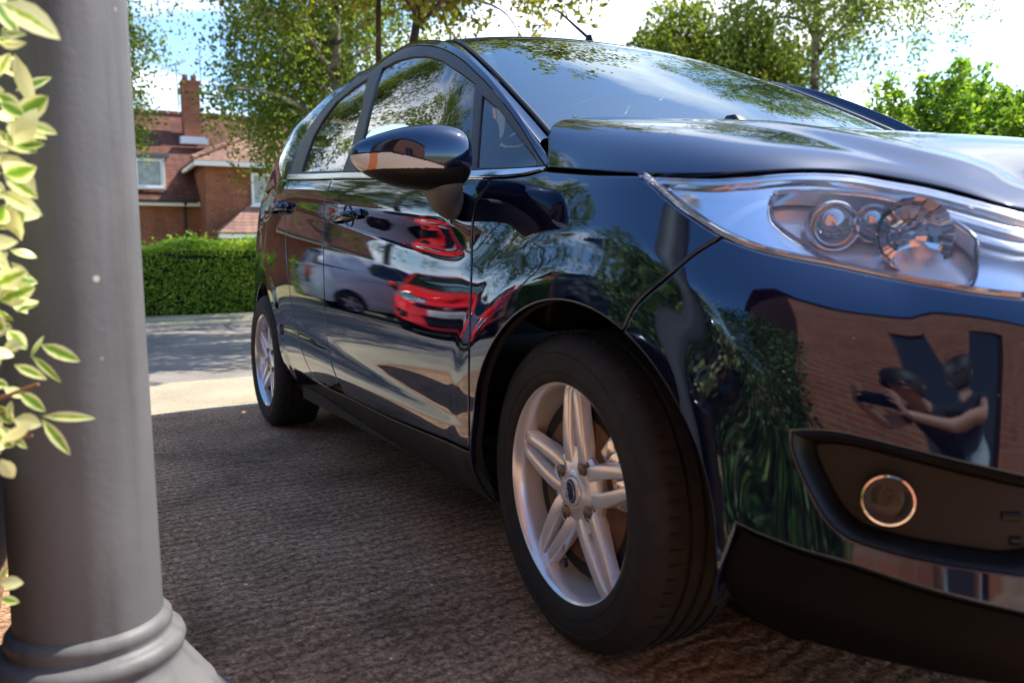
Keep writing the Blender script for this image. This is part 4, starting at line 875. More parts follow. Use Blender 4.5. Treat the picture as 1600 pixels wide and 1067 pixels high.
# ---- hedge across the road ----
def hedge(name, x0, x1, y0, y1, h, n, m, label, size=.045, group=None, seed=3):
    g = np.random.default_rng(seed); root = empty(name, ((x0+x1)/2, (y0+y1)/2, 0), 0, label, 'hedge', group); c = np.array([(x0+x1)/2, (y0+y1)/2, 0])
    P = g.uniform([x0, y0, 0], [x1, y1, h], (n, 3)); f = g.integers(0, 4, n); 
    P[f == 0, 0] = x1; P[f == 1, 0] = x1; P[f == 2, 2] = h; P[f == 3, 0] = x0
    wv = .05*np.sin(P[:, 1]*2.1)+.04*np.sin(P[:, 1]*5.3+1); P += g.normal(size=P.shape)*.035; P[:, 2] += wv*(P[:, 2] > h*.8); P[:, 2] = np.abs(P[:, 2])
    sh = g.integers(0, 2, n//40); ex = P[f == 2][::25].copy(); ex = np.repeat(ex, 4, 0)+np.abs(g.normal(size=(len(ex)*4, 3)))*[.02, .02, .07]; P = np.vstack([P, ex])
    V, Q = leaves(P-c, size, -.3); fast_mesh('foliage', V, Q, m, root)
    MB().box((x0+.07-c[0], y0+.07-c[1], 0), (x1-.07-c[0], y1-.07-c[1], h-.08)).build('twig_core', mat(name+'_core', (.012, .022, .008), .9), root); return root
hedge('hedge', -13.0, -12.15, -1.9, 6.4, 1.03, 52000, L_HEDGE, 'long clipped green hedge across the road with a bright sunlit top')
hedge('hedge', -16.0, -15.15, -16, -3.6, 1.15, 26000, L_HEDGE, 'clipped green hedge behind the parked silver car', .07, seed=5)

# ---- houses ----
def brick_mat(name, c1, c2, mo, sc=1.0, bumpd=.006):
    m = mat(name, c1, .9, spec=.2); t = NT(m.node_tree); b = t.n['Principled BSDF']; tc = t.add('ShaderNodeTexCoord'); s = t.add('ShaderNodeSeparateXYZ', {0: (tc, 'Object')})
    a = t.add('ShaderNodeMath', {0: (s, 0), 1: (s, 1)}, operation='ADD'); cv = t.add('ShaderNodeCombineXYZ', {0: (a, 0), 1: (s, 2)})
    br = t.add('ShaderNodeTexBrick', {'Vector': (cv, 0), 'Color1': rgb(c1), 'Color2': rgb(c2), 'Mortar': rgb(mo), 'Scale': 1.0/sc, 'Mortar Size': .010, 'Brick Width': .225, 'Row Height': .075, 'Bias': -.1})
    nz = t.add('ShaderNodeTexNoise', {'Vector': (tc, 'Object'), 'Scale': 2.0, 'Detail': 8.0, 'Roughness': .7}); rp = t.ramp((nz, 0), [(.3, (.62, .58, .56)), (.7, (1.12, 1.08, 1.05))])
    mx = t.add('ShaderNodeMix', {0: 1.0, 6: (br, 0), 7: (rp, 0)}, data_type='RGBA', blend_type='MULTIPLY'); t.l.new(mx.outputs[2], b.inputs['Base Color'])
    n2 = t.add('ShaderNodeTexNoise', {'Vector': (tc, 'Object'), 'Scale': 60.0, 'Detail': 4.0}); h = t.add('ShaderNodeMath', {0: (n2, 0), 1: .3, 2: (br, 'Fac')}, operation='MULTIPLY_ADD'); inv = t.add('ShaderNodeMath', {0: 1.0, 1: (h, 0)}, operation='SUBTRACT')
    bp = t.add('ShaderNodeBump', {'Height': (inv, 0), 'Strength': .7, 'Distance': bumpd}); t.l.new(bp.outputs[0], b.inputs['Normal']); return m
def tile_mat(name, c1, c2):
    m = mat(name, c1, .85, spec=.25); t = NT(m.node_tree); b = t.n['Principled BSDF']; tc = t.add('ShaderNodeTexCoord'); s = t.add('ShaderNodeSeparateXYZ', {0: (tc, 'Object')})
    a = t.add('ShaderNodeMath', {0: (s, 0), 1: (s, 1)}, operation='ADD'); cv = t.add('ShaderNodeCombineXYZ', {0: (a, 0), 1: (s, 2)})
    br = t.add('ShaderNodeTexBrick', {'Vector': (cv, 0), 'Color1': rgb(c1), 'Color2': rgb(c2), 'Mortar': rgb(tuple(x*.35 for x in c1)), 'Scale': 1.0, 'Mortar Size': .010, 'Brick Width': .26, 'Row Height': .105, 'Bias': 0.0})
    nz = t.add('ShaderNodeTexNoise', {'Vector': (tc, 'Object'), 'Scale': 1.3, 'Detail': 8.0, 'Roughness': .75}); rp = t.ramp((nz, 0), [(.3, (.5, .48, .5)), (.7, (1.25, 1.2, 1.15))])
    mx = t.add('ShaderNodeMix', {0: 1.0, 6: (br, 0), 7: (rp, 0)}, data_type='RGBA', blend_type='MULTIPLY'); t.l.new(mx.outputs[2], b.inputs['Base Color'])
    sw = t.add('ShaderNodeTexWave', {'Vector': (cv, 0), 'Scale': 4.76, 'Distortion': 0.0}, wave_type='BANDS', bands_direction='Y', wave_profile='SAW')
    bp = t.add('ShaderNodeBump', {'Height': (sw, 'Fac'), 'Strength': .8, 'Distance': .03}); t.l.new(bp.outputs[0], b.inputs['Normal']); return m
BRICK = brick_mat('orange_red_brick', (.34, .10, .045), (.26, .075, .036), (.26, .19, .14)); BRICK2 = brick_mat('warm_brick', (.38, .115, .05), (.29, .085, .04), (.30, .2, .14))
TILE = tile_mat('brown_tile', (.15, .062, .045), (.20, .085, .06)); TILE2 = tile_mat('pinkish_tile', (.27, .15, .115), (.35, .2, .15))
WHITE = mat('white_paint', (.72, .72, .70), .45); WIN = mat('window_glass', (.05, .06, .065), .04, ior=1.7); CURT = mat('net_curtain', (.42, .47, .45), .8, noise=(6, (.3, .34, .33), .4, .6)); LEAD = mat('lead_grey', (.16, .16, .17), .6); GUT = mat('black_gutter', (.015, .014, .014), .4)
def window(parent, x, y0, y1, z0, z1, bars=1, curtain=True):
    f = MB(); t_ = .07
    f.box((x-.03, y0, z0), (x+.05, y1, z0+t_)).box((x-.03, y0, z1-t_), (x+.05, y1, z1)).box((x-.03, y0, z0+t_), (x+.05, y0+t_, z1-t_)).box((x-.03, y1-t_, z0+t_), (x+.05, y1, z1-t_))
    for k in range(bars): c = y0+(y1-y0)*(k+1)/(bars+1); f.box((x-.03, c-.04, z0+t_), (x+.045, c+.04, z1-t_))
    o = f.build('window', WHITE, parent); MB().box((x-.02, y0+t_, z0+t_), (x-.012, y1-t_, z1-t_)).build('pane', CURT if curtain else WIN, o)
    MB().box((x-.02, y0-.06, z0-.06), (x+.12, y1+.06, z0-.003)).build('sill', WHITE, o); return o
def plane_prism(mb, quad, th):     # a roof slope with thickness, quad in order
    q = [Vector(p) for p in quad]; n = (q[1]-q[0]).cross(q[2]-q[0]).normalized(); n = n if n.z > 0 else -n; lo = [p-n*th for p in q]; k = len(q)
    mb.add(q+lo, [tuple(range(k)), tuple(range(k, 2*k))[::-1]]+[(i, i+k, (i+1) % k+k, (i+1) % k) for i in range(k)])
def make_house(loc, label):
    """origin: front left corner of the long low range; front faces +x"""
    r = empty('brick_house', loc, 0, label, 'house', 'brick houses across the road')
    # low range y -7..2.4, eave z 2.75 ; ridge at x -3.4 z 5.95
    MB().box((-7.0, -9.4, 0), (0, 2.4, 2.75)).build('wall', BRICK, r)
    rf = MB(); plane_prism(rf, [(.30, -9.7, 2.72), (.30, 9.2, 2.72), (-3.4, 9.2, 5.92), (-3.4, -9.7, 5.92)], .10); plane_prism(rf, [(-3.4, -9.7, 5.92), (-3.4, 9.2, 5.92), (-7.1, 9.2, 2.72), (-7.1, -9.7, 2.72)], .10)
    roof = rf.build('roof', TILE, r)
    MB().add([(-.0, -9.4, 2.7), (-7, -9.4, 2.7), (-3.4, -9.4, 5.8), (-.0, -9.2, 2.7), (-7, -9.2, 2.7), (-3.4, -9.2, 5.8)], [(0, 1, 2), (3, 5, 4), (0, 3, 4, 1), (0, 2, 5, 3), (1, 4, 5, 2)]).build('gable', BRICK, r)
    c = MB()
    for k in range(55): y = -9.6+18.8*k/55; c.tube([(-3.4, y, 5.93), (-3.4, y+.31, 5.93)], .12, 8)
    c.build('ridge_tiles', TILE2, roof)
    MB().box((.18, -9.7, 2.56), (.30, 2.38, 2.70)).build('fascia', WHITE, r); MB().tube([(.36, -9.7, 2.70), (.36, 2.3, 2.70)], .05, 8).tube([(.34, 1.95, 2.66), (.12, 1.95, 2.45), (.12, 1.95, 0)], .045, 8).build('gutter', GUT, r)
    # flat topped dormer
    d = MB().box((-1.6, -1.7, 3.05), (-.06, 1.45, 4.05)).build('dormer', WHITE, r); MB().box((-1.7, -1.8, 4.05), (.12, 1.58, 4.15)).build('dormer_roof', LEAD, d); window(r, 0, -1.6, 1.38, 3.12, 3.98, 3)
    # hipped wing, front face at x 1.4
    MB().box((-5.0, 2.4, 0), (1.4, 8.6, 3.85)).build('wing_wall', BRICK, r)
    w = MB(); ex, ey0, ey1, ez, az = 1.75, 2.0, 9.0, 3.82, 5.55
    plane_prism(w, [(ex, ey0, ez), (ex, ey1, ez), (-1.2, 5.5, az)], .09); plane_prism(w, [(ex, ey0, ez), (-1.2, 5.5, az), (-3.4, 5.5, az), (-3.4, ey0, ez)], .09); plane_prism(w, [(ex, ey1, ez), (-1.2, 5.5, az), (-3.4, 5.5, az), (-3.4, ey1, ez)], .09)
    wr = w.build('wing_roof', TILE2, r); MB().box((1.62, 2.05, 3.66), (1.75, 8.95, 3.80)).box((-2, 2.03, 3.66), (1.60, 2.13, 3.80)).build('wing_fascia', WHITE, r)
    MB().tube([(ex, ey0, ez+.03), (-1.2, 5.5, az+.05)], .09, 8).tube([(ex, ey1, ez+.03), (-1.2, 5.5, az+.05)], .09, 8).build('hip_tiles', TILE2, wr)
    window(r, 1.43, 3.72, 4.55, 2.55, 3.52, 0); window(r, 1.43, 6.6, 7.7, 2.55, 3.52, 1)
    # bay with its own little hipped roof
    MB().box((1.4, 2.75, 0), (2.5, 5.6, 1.66)).build('bay_wall', BRICK, r); p = MB(); plane_prism(p, [(2.78, 2.5, 1.66), (2.78, 5.9, 1.66), (1.42, 4.6, 2.52), (1.42, 3.6, 2.52)], .07); plane_prism(p, [(2.78, 2.5, 1.66), (1.42, 3.6, 2.52), (1.42, 2.5, 1.66)], .07); plane_prism(p, [(2.78, 5.9, 1.66), (1.42, 4.6, 2.52), (1.42, 5.9, 1.66)], .07)
    p.build('bay_roof', TILE2, r); MB().box((2.66, 2.5, 1.50), (2.78, 5.9, 1.62)).build('bay_fascia', WHITE, r)
    # chimney and aerials
    ch = MB().box((-2.55, 2.32, 4.9), (-1.95, 2.86, 6.75)).build('chimney', BRICK, r); MB().box((-2.61, 2.26, 6.45), (-1.89, 2.92, 6.62)).box((-2.58, 2.29, 6.75), (-1.92, 2.89, 6.83)).build('chimney_band', BRICK, ch)
    for y in (2.45, 2.72): MB().lathe([(.10, 6.83), (.09, 7.02), (.11, 7.04), (.08, 7.05)], 12, Matrix.Translation((-2.25, y, 0))).build('chimney_pot', TILE2, ch, True)
    MB().box((-1.9, 2.15, 4.72), (-1.6, 3.0, 4.95)).build('flashing', WHITE, ch)
    a = MB().tube([(-2.2, 2.22, 5.9), (-2.2, 2.18, 7.35)], .022, 6).tube([(-2.2, 1.7, 7.15), (-2.2, 2.5, 7.5)], .016, 6)
    for k in range(6): a.tube([(-2.45, 1.75+.13*k, 7.17+.057*k), (-1.95, 1.75+.13*k, 7.17+.057*k)], .01, 4)
    a.build('aerial', LEAD, ch); MB().tube([(-2.2, 2.95, 6.2), (-2.2, 2.95, 8.0)], .018, 6).build('aerial', LEAD, ch)
    return r
H1 = make_house((-26.6, 0, 0), 'brick house with white dormer, chimney and aerials beyond the clipped hedge')
def copy_thing(o, loc, rz, label):
    c = o.copy(); COL.objects.link(c); c.location = loc; c.rotation_euler = (0, 0, rz); c['label'] = label; copy_children(o, c); return c
copy_thing(H1, (-31, -34, 0), R(12), 'distant brick house down the street, mirrored in the wing')
# ---- trees ----
birch((-9.9, 1.80, 0), 10.5, .105, 11, 2.2, 480, 2.1, 'birch with a pale black-scarred trunk rising left of the car roof', 'street birches', lean=(-.2, .05), size=.058)
birch((-11.4, 1.85, 0), 8.5, .10, 12, 1.4, 640, 1.7, 'weeping birch whose drooping crown hangs in front of the house porch', 'street birches', lean=(.1, .1), size=.058, fork=True, bare=2.2)
birch((-12.6, -1.15, 0), 9, .11, 13, 1.05, 560, 2.55, 'weeping birch just right of the grey column, over the hedge', 'street birches', size=.058)
t2 = birch((-7.9, 1.62, 0), 6.0, .055, 14, 1.9, 150, 3.6, 'thin dark stemmed tree nearest the left side of the roof', 'street birches', leafm=L_MAPLE, bark=BARK2, lean=(.1, .1), size=.07, bare=3.6)
birch((-6.9, 1.36, 0), 5.6, .085, 15, 2.9, 300, 3.2, 'dark forked tree with yellowing leaves over the car roof', 'street birches', leafm=L_MAPLE, bark=BARK2, lean=(.5, .7), size=.075, bare=3.0)
birch((-7.6, 8.25, 0), 7.6, .12, 16, 2.6, 330, 2.75, 'birch with a pale trunk standing right of the windscreen', 'street birches', lean=(.05, .1), size=.062, bare=3.6)
# a rounder tree left of that birch
def round_tree(loc, h, rad, n, seed, label, m, group=None, size=.09, name='leafy_tree'):
    g = np.random.default_rng(seed); root = empty(name, loc, 0, label, 'tree', group); mb = MB().tube([(0, 0, -.1), (.05, 0, h*.3), (0, .1, h*.62)], [.14, .11, .05], 10); P = []
    for k in range(30):
        a, e = g.uniform(0, 6.28), g.uniform(-.5, 1.3); d = np.array([math.cos(a)*math.cos(e), math.sin(a)*math.cos(e), math.sin(e)*.9])*rad*g.uniform(.45, .95); c = np.array([0, 0, h-rad])+d
        mb.tube([(0, 0, h*.35), tuple(c*.5+np.array([0, 0, h*.22])), tuple(c)], [.05, .03, .01], 6); P.append(clump(c, rad*g.uniform(.22, .42), n//30, g))
    mb.build('trunk', BARK2, root, True); V, Q = leaves(np.vstack(P), size, .1); fast_mesh('crown', V, Q, m, root); return root
round_tree((-9.6, 8.1, 0), 4.9, 1.75, 30000, 21, 'bushy green tree seen over the windscreen, left of the pale birch trunk', leaf_mat('lime_leaf', (.07, .12, .025), (.20, .27, .05), (.34, .38, .08), .5))
# trees on the near side of the street, seen in the paint
t3 = birch((-12.9, -8.6, 0), 11, .12, 17, 2.6, 420, 2.0, 'weeping birch reflected in the front wing', 'street birches', size=.09, per=48)
for i, (x, y, rz, s, lb) in enumerate([(-13.0, -5.4, 1.0, 1.0, 'tall birch reflected in the front side window'), (-14.5, -4.4, 2.2, 1.05, 'tall birch reflected in the rear door'), (-11.5, -13.5, 3.4, 1.1, 'weeping birch far down the street, reflected in the arch')]): copy_tree(t3, (x, y, 0), rz, lb, s)
round_tree((-5.0, -11.5, 0), 5.5, 2.2, 14000, 24, 'dark round tree behind the dark car, reflected in the wing', L_DARK, size=.14)
# ---- bushes beyond the bonnet ----
g = np.random.default_rng(31); pts = []
for k in range(240):
    x = g.uniform(-4.3, 2.8) if k % 2 else g.uniform(-4.4, -2.2); y = g.uniform(4.6, 6.0); h = float(np.interp(x, [-4.3, -4, -3.4, -2.9, -2.4, 3], [1.55, 1.85, 2.15, 2.0, 1.75, 1.7]))+g.uniform(-.3, .22); n = 620
    tt = g.uniform(0, 1, n)**.7; q = np.stack([x+g.normal(size=n)*.20*(1.15-tt)+tt*g.normal()*.12, y+g.normal(size=n)*.20*(1.15-tt), tt*h], 1); pts.append(q)
shrub('bush', pts, L_BUSH, 'bright green bushy hedge of upright shoots beyond the bonnet', 'bush', .056, base=(-1.6, 5.3, 0))
pts = [np.stack([g.uniform(-4.0, 4, 14000), g.uniform(5.6, 6.6, 14000), g.uniform(0, 1.55, 14000)], 1)]
shrub('bush', pts, L_DARK, 'dark low hedge behind the bright green shoots', 'bush', .09, base=(-1.5, 6.1, 0))
# ---- the grey column ----
COLC = (-.105, -1.595); CM = mat('dark_grey_paint', (.112, .111, .115), .55, spec=.35, bump=(95, .3, .0016)); t = NT(CM.node_tree); tc = t.add('ShaderNodeTexCoord')
vo = t.add('ShaderNodeTexVoronoi', {'Vector': (tc, 'Object'), 'Scale': 9.0}); rp = t.ramp((vo, 'Distance'), [(.045, (.5, .48, .42)), (.07, (.112, .111, .115))]); nz = t.add('ShaderNodeTexNoise', {'Vector': (tc, 'Object'), 'Scale': 7.0, 'Detail': 8.0}); r2 = t.ramp((nz, 0), [(.3, (.85, .85, .85)), (.72, (1.15, 1.13, 1.1))])
mx = t.add('ShaderNodeMix', {0: 1.0, 6: (rp, 0), 7: (r2, 0)}, data_type='RGBA', blend_type='MULTIPLY')
mp = t.add('ShaderNodeMapping', {'Vector': (tc, 'Object'), 'Scale': (22, 22, 1.3)}); n3 = t.add('ShaderNodeTexNoise', {'Vector': (mp, 0), 'Scale': 1.0, 'Detail': 6.0}); r3 = t.ramp((n3, 0), [(.34, (.74, .71, .68)), (.5, (1, 1, 1)), (.72, (1.12, 1.1, 1.08))]); m3 = t.add('ShaderNodeMix', {0: 1.0, 6: (mx, 2), 7: (r3, 0)}, data_type='RGBA', blend_type='MULTIPLY'); t.l.new(m3.outputs[2], t.n['Principled BSDF'].inputs['Base Color'])
cl = empty('column', (*COLC, 0), 0, 'dark grey painted iron column with a moulded foot, leaves in front of it', 'column')
MB().lathe([(.1025, .16), (.0985, .6), (.097, 1.3), (.094, 2.35), (.12, 2.38), (.125, 2.44), (.10, 2.47), (.0, 2.50)], 72).build('shaft', CM, cl, True, ang=50)
pr = [(.178, .03), (.178, .05), (.176, .056), (.170, .063), (.165, .070), (.160, .078), (.150, .092), (.136, .112), (.129, .122), (.127, .130), (.131, .136), (.133, .145), (.130, .154), (.122, .159), (.114, .162), (.112, .167), (.1145, .173), (.114, .182), (.108, .189), (.1022, .192)]
MB().lathe([(r_, z_) for r_, z_ in pr], 72).build('base_moulding', CM, cl, True, ang=60)
MB().box((-.172, -.172, -.02), (.172, .172, .055), Matrix.Rotation(R(22), 4, 'Z')).build('plinth', CM, cl, bevel=.014)
# ---- glossy planter with the variegated shrub ----
def on(px, d): return dpt(px, d)
pl = empty('planter', (-.02, -1.93, 0), 0, 'glossy black planter behind the column at the left edge', 'planter')
MB().lathe([(.0, .005), (.12, .005), (.15, .03), (.185, .20), (.20, .36), (.215, .40), (.222, .43), (.21, .445), (.195, .43), (.18, .38), (0, .37)], 56).build('pot', mat('black_glaze', (.006, .006, .008), .12, ior=1.7), pl, True, ang=60)
p2_ = copy_tree(pl, (-.66, -1.93, 0), .4, 'glossy black planter standing in for an unclear dark shape left of the column', 1.22); p2_['group'] = pl['group'] = 'black planters'; pl['label'] = 'glossy black planter holding the pale leaved shrub'  # second planter stands in for an unclear glossy dark shape
sh = empty('variegated_shrub', (.02, -1.93, .38), 0, 'sunlit shrub with pale yellow and green leaves at the left edge', 'shrub')
def vleaf_mat():
    m = bpy.data.materials.new('variegated_leaf'); m.use_nodes = True; t = NT(m.node_tree); t.n.clear(); uv = t.add('ShaderNodeAttribute', attribute_name='edge'); g = t.add('ShaderNodeNewGeometry')
    nz = t.add('ShaderNodeTexNoise', {'Vector': (g, 'Position'), 'Scale': 120.0, 'Detail': 3.0}); a = t.add('ShaderNodeMath', {0: (nz, 0), 1: .5, 2: (uv, 'Fac')}, operation='MULTIPLY_ADD'); a2 = t.add('ShaderNodeMath', {0: (g, 'Random Per Island'), 1: .95, 2: (a, 0)}, operation='MULTIPLY_ADD')
    rp = t.ramp((a2, 0), [(.60, (.14, .30, .03)), (.90, (.42, .56, .06)), (1.15, (.74, .76, .18)), (1.5, (.86, .85, .42))])
    pb = t.add('ShaderNodeBsdfPrincipled', {'Base Color': (rp, 0), 'Roughness': .38}); tr = t.add('ShaderNodeBsdfTranslucent', {0: (rp, 0)}); mx = t.add('ShaderNodeMixShader', {0: .4, 1: (pb, 0), 2: (tr, 0)}); t.add('ShaderNodeOutputMaterial', {0: (mx, 0)}); return m
def make_leaf(V, F, E, p, d, n, L, w, curl=.2):
    d = d.normalized(); n = (n-d*n.dot(d)).normalized(); s = d.cross(n); k0 = len(V)
    prof = [(0, .04), (.12, .35), (.3, .85), (.5, 1.0), (.7, .85), (.88, .45), (1, .02)]
    for t_, a in prof:
        c = p+d*L*t_-n*L*curl*t_*t_
        for q, e in ((-1, 1), (-.5, .45), (0, 0), (.5, .45), (1, 1)): V.append(c+s*w*a*q*.5+n*abs(q)*w*a*.07); E.append(e)
    for i in range(6):
        for j in range(4): a = k0+i*5+j; F.append((a, a+1, a+6, a+5))
lg = random.Random(5); V, F, E = [], [], []; stm = MB(); camv = Vector(CAM)
stemtops = [((-60, 720), 1.0), ((-30, 560), .92), ((-80, 420), .95), ((-40, 250), .9), ((-60, 80), .88), ((-10, 480), .98), ((0, 330), .97), ((20, 640), .95), ((60, 600), .93), ((50, 680), .93)]
base = Vector((.02, -1.93, .42))
for (px, d) in stemtops:
    tp = Vector(on(px, d)); pts = catmull([base+Vector((lg.uniform(-.06, .06), lg.uniform(-.06, .06), 0)), base.lerp(tp, .5)+Vector((0, -.06, .0)), tp], 8); stm.tube([Vector(p)-Vector(sh.location) for p in pts], list(np.linspace(.006, .002, len(pts))), 6)
def leaf_at(px, d, ang, L, w=.45, roll=0, tilt=0):
    """a leaf rooted where the photograph shows it: pixel, distance, direction in the picture"""
    p = Vector(on(px, d)); a = R(ang); dr = Vector(CR)*math.cos(a)+Vector(CU)*math.sin(a)-Vector(CF)*tilt; n = Vector(-CF)*1.0+Vector(CU)*roll+Vector((.2, .5, .6))*.6
    L *= .88; make_leaf(V, F, E, p-Vector(sh.location), dr, n, L, L*w*.9, lg.uniform(.0, .6))
hero = [((0, 5), .80, -20, .060, .62), ((0, 55), .85, 5, .030, .4), ((22, 85), .92, -70, .062, .35), ((0, 160), .9, -30, .035, .6), ((10, 190), .9, -15, .045, .5), ((40, 192), .9, -18, .040, .45), ((8, 210), .9, -30, .045, .7), ((0, 240), .9, -40, .05, .6),
        ((30, 230), .9, 10, .03, .5), ((5, 270), .9, -35, .05, .5), ((0, 300), .9, -20, .045, .55), ((5, 320), .92, -60, .04, .6), ((0, 470), .95, 25, .045, .9), ((-5, 440), .95, 10, .04, .9), ((18, 410), .95, -40, .03, .4), ((15, 390), .95, -15, .025, .4),
        ((63, 538), .92, -22, .052, .38), ((50, 556), .92, -40, .042, .26), ((22, 570), .92, -20, .038, .4), ((48, 560), .94, 70, .03, .2), ((30, 612), .92, -35, .035, .5), ((66, 650), .92, 0, .062, .24), ((66, 655), .92, -52, .055, .30), ((20, 655), .93, -10, .036, .7), ((12, 655), .93, 80, .024, .4), ((0, 665), .93, -40, .045, .3), ((0, 910), .95, 0, .028, .7), ((0, 935), .95, -10, .022, .6), ((0, 905), .97, 60, .02, .4)]
for px, d, an, L, w in hero: leaf_at(px, d, an, L, w)
for k in range(260):
    yy = lg.uniform(-60, 720); xx = lg.uniform(-150, 26 if yy > 130 and yy < 520 else 8); leaf_at((xx, yy), lg.uniform(.86, 1.02), lg.uniform(-80, 60), lg.uniform(.018, .05), lg.uniform(.35, .75), lg.uniform(-1.6, 1.2), lg.uniform(-.9, .9))
for k in range(260):
    q = Vector((lg.gauss(.02, .14), lg.gauss(-2.0, .10), lg.uniform(.45, 1.25))); p2 = q-Vector(sh.location)
    if (q-camv).cross(Vector(CF)).length < 0: continue
    make_leaf(V, F, E, p2, Vector((lg.gauss(0, 1), lg.gauss(0, 1), lg.gauss(0, .5))), Vector((lg.gauss(0, .4), lg.gauss(0, .4), 1)), lg.uniform(.03, .05), lg.uniform(.016, .026))
lv = mesh_obj('leaves', V, F, vleaf_mat(), sh); at = lv.data.attributes.new('edge', 'FLOAT', 'POINT'); at.data.foreach_set('value', E)
stm.build('stems', mat('reddish_stem', (.22, .10, .05), .6), sh, True)
# ---- what stands behind the viewer and shows in the paint ----
hw = empty('brick_house', (0, 0, 0), 0, 'warm brick house wall with a dark doorway, reflected in the bumper', 'house')
MB().box((1.55, -8, 0), (2.72, -3.0, 5.2)).box((3.9, -8, 0), (9.5, -3.0, 5.2)).box((2.72, -8, 2.5), (3.9, -3.0, 5.2)).build('wall', BRICK2, hw); MB().box((2.72, -3.2, 0), (3.9, -3.1, 2.5)).build('door', mat('dark_door', (.02, .018, .02), .3), hw)
rf = MB(); plane_prism(rf, [(1.25, -2.8, 5.15), (9.8, -2.8, 5.15), (9.8, -5.5, 7.4), (1.25, -5.5, 7.4)], .1); plane_prism(rf, [(1.25, -8.4, 5.15), (9.8, -8.4, 5.15), (9.8, -5.5, 7.4), (1.25, -5.5, 7.4)], .1); rf.build('roof', TILE, hw)
gh = np.random.default_rng(8)
for (x0, x1, y0, y1, h, n, lb) in ((-1.4, -.45, -2.9, -2.2, 1.35, 9000, 'bushy shrub left of the column, reflected in the wing'), (.05, 1.45, -3.1, -2.5, 1.7, 14000, 'bushy shrub between column and brick wall, reflected in the bumper')):
    c = ((x0+x1)/2, (y0+y1)/2, 0); P = gh.uniform([x0, y0, 0], [x1, y1, h], (n, 3)); P[:, 2] -= .35*((P[:, 0]-c[0])/(x1-x0)*2)**2*(P[:, 2]/h); shrub('leafy_shrub', [P], leaf_mat('shrub_leaf', (.03, .07, .012), (.10, .17, .03), (.3, .36, .12), .3), lb, 'shrub', .05, base=c)
# ---- the other cars: the same body in other paint ----
def recolour(o, table):
    for ch in o.children:
        if ch.type == 'MESH':
            for i, sl in enumerate(ch.material_slots):
                m = table.get(sl.material.name) if sl.material else None
                if m: sl.link = 'OBJECT'; sl.material = m
        recolour(ch, table)
def copy_car(loc, rz, pm, label, text=None, mould=True):
    c = CAR.copy(); COL.objects.link(c); c.location = loc; c.rotation_euler = (0, 0, rz); copy_children(CAR, c); c['label'] = label
    recolour(c, {'deep_black_blue_paint': pm, **({} if mould else {'chrome': M['plastic']})})
    if text:
        for p in list(c.children):
            if p.name.startswith('number_plate'):
                for q in list(p.children):
                    if q.name.startswith('plate_text'): bpy.data.objects.remove(q)
                text_mesh('plate_text', text, .098, M['ink'], p, Matrix.Translation((.0046, 0, -.002)) @ Matrix.Rotation(R(90), 4, 'Z') @ Matrix.Rotation(R(90), 4, 'X') @ Matrix.Diagonal((.82, 1, 1, 1)))
    return c
copy_car((-8.4, -4.75, 0), R(28), M['red'], 'red hatchback standing on the sunlit drive, reflected in the front door', 'XU08 TCO')
copy_car((-11.3, -6.1, 0), R(-92), M['silver'], 'silver hatchback parked across the road, reflected in the rear door', 'FN55 LKO')
copy_car((-.95, -4.4, 0), R(0), M['navy'], 'dark navy hatchback beside the shrubs, reflected in the wing', 'YS62 HDV')
for o in (CAR,): pass

# ---- the crouching photographer behind the viewpoint ----
SKIN = mat('skin', (.55, .27, .17), .5, noise=(20, (.48, .22, .14), .4, .7)); TOP_ = mat('dark_tee_shirt', (.02, .02, .025), .9); SHORT = mat('grey_shorts', (.33, .36, .36), .9, bump=(60, .4, .003)); HAIR = mat('dark_brown_hair', (.03, .018, .012), .6)
def skin_body(name, verts, edges, radii, m, parent, lv=2):
    me = bpy.data.meshes.new(name); me.from_pydata([tuple(v) for v in verts], edges, []); o = bpy.data.objects.new(name, me); COL.objects.link(o); o.parent = parent; me.materials.append(m)
    sk = o.modifiers.new('s', 'SKIN'); sk.use_smooth_shade = True
    for v, r_ in zip(me.skin_vertices[0].data, radii): v.radius = r_ if isinstance(r_, tuple) else (r_, r_)
    me.skin_vertices[0].data[0].use_root = True
    s2 = o.modifiers.new('b', 'SUBSURF'); s2.levels = s2.render_levels = lv; finish(o); o.data.materials.clear(); o.data.materials.append(m); return o
pe = empty('person', (1.75, -2.15, 0), 0, 'person crouching with a phone held up in both hands, dark top and grey shorts', 'person')
o_ = np.array([1.75, -2.15, 0])
ph = np.array([1.30, -1.655, .713])
J = dict(pel=(2.30, -2.15, .50), wst=(2.18, -2.12, .62), chest=(1.95, -2.03, .76), neck=(1.78, -1.95, .85), jaw=(1.68, -1.88, .87), head=(1.63, -1.85, .93), crown=(1.65, -1.87, 1.02),
         sr=(1.96, -1.86, .80), er=(1.74, -1.62, .70), wr=(1.42, -1.66, .68), sl=(1.90, -2.16, .78), el=(1.62, -2.06, .62), wl=(1.34, -1.80, .67),
         hr=(2.32, -2.05, .48), kr=(1.92, -1.74, .50), ar=(2.08, -1.80, .10), fr_=(1.94, -1.72, .04), hl=(2.30, -2.26, .46), kl=(1.86, -2.12, .22), al=(2.20, -2.32, .07), fl_=(2.06, -2.26, .04))
names = list(J); VV = [np.array(J[n])-o_ for n in names]; ix = {n: i for i, n in enumerate(names)}
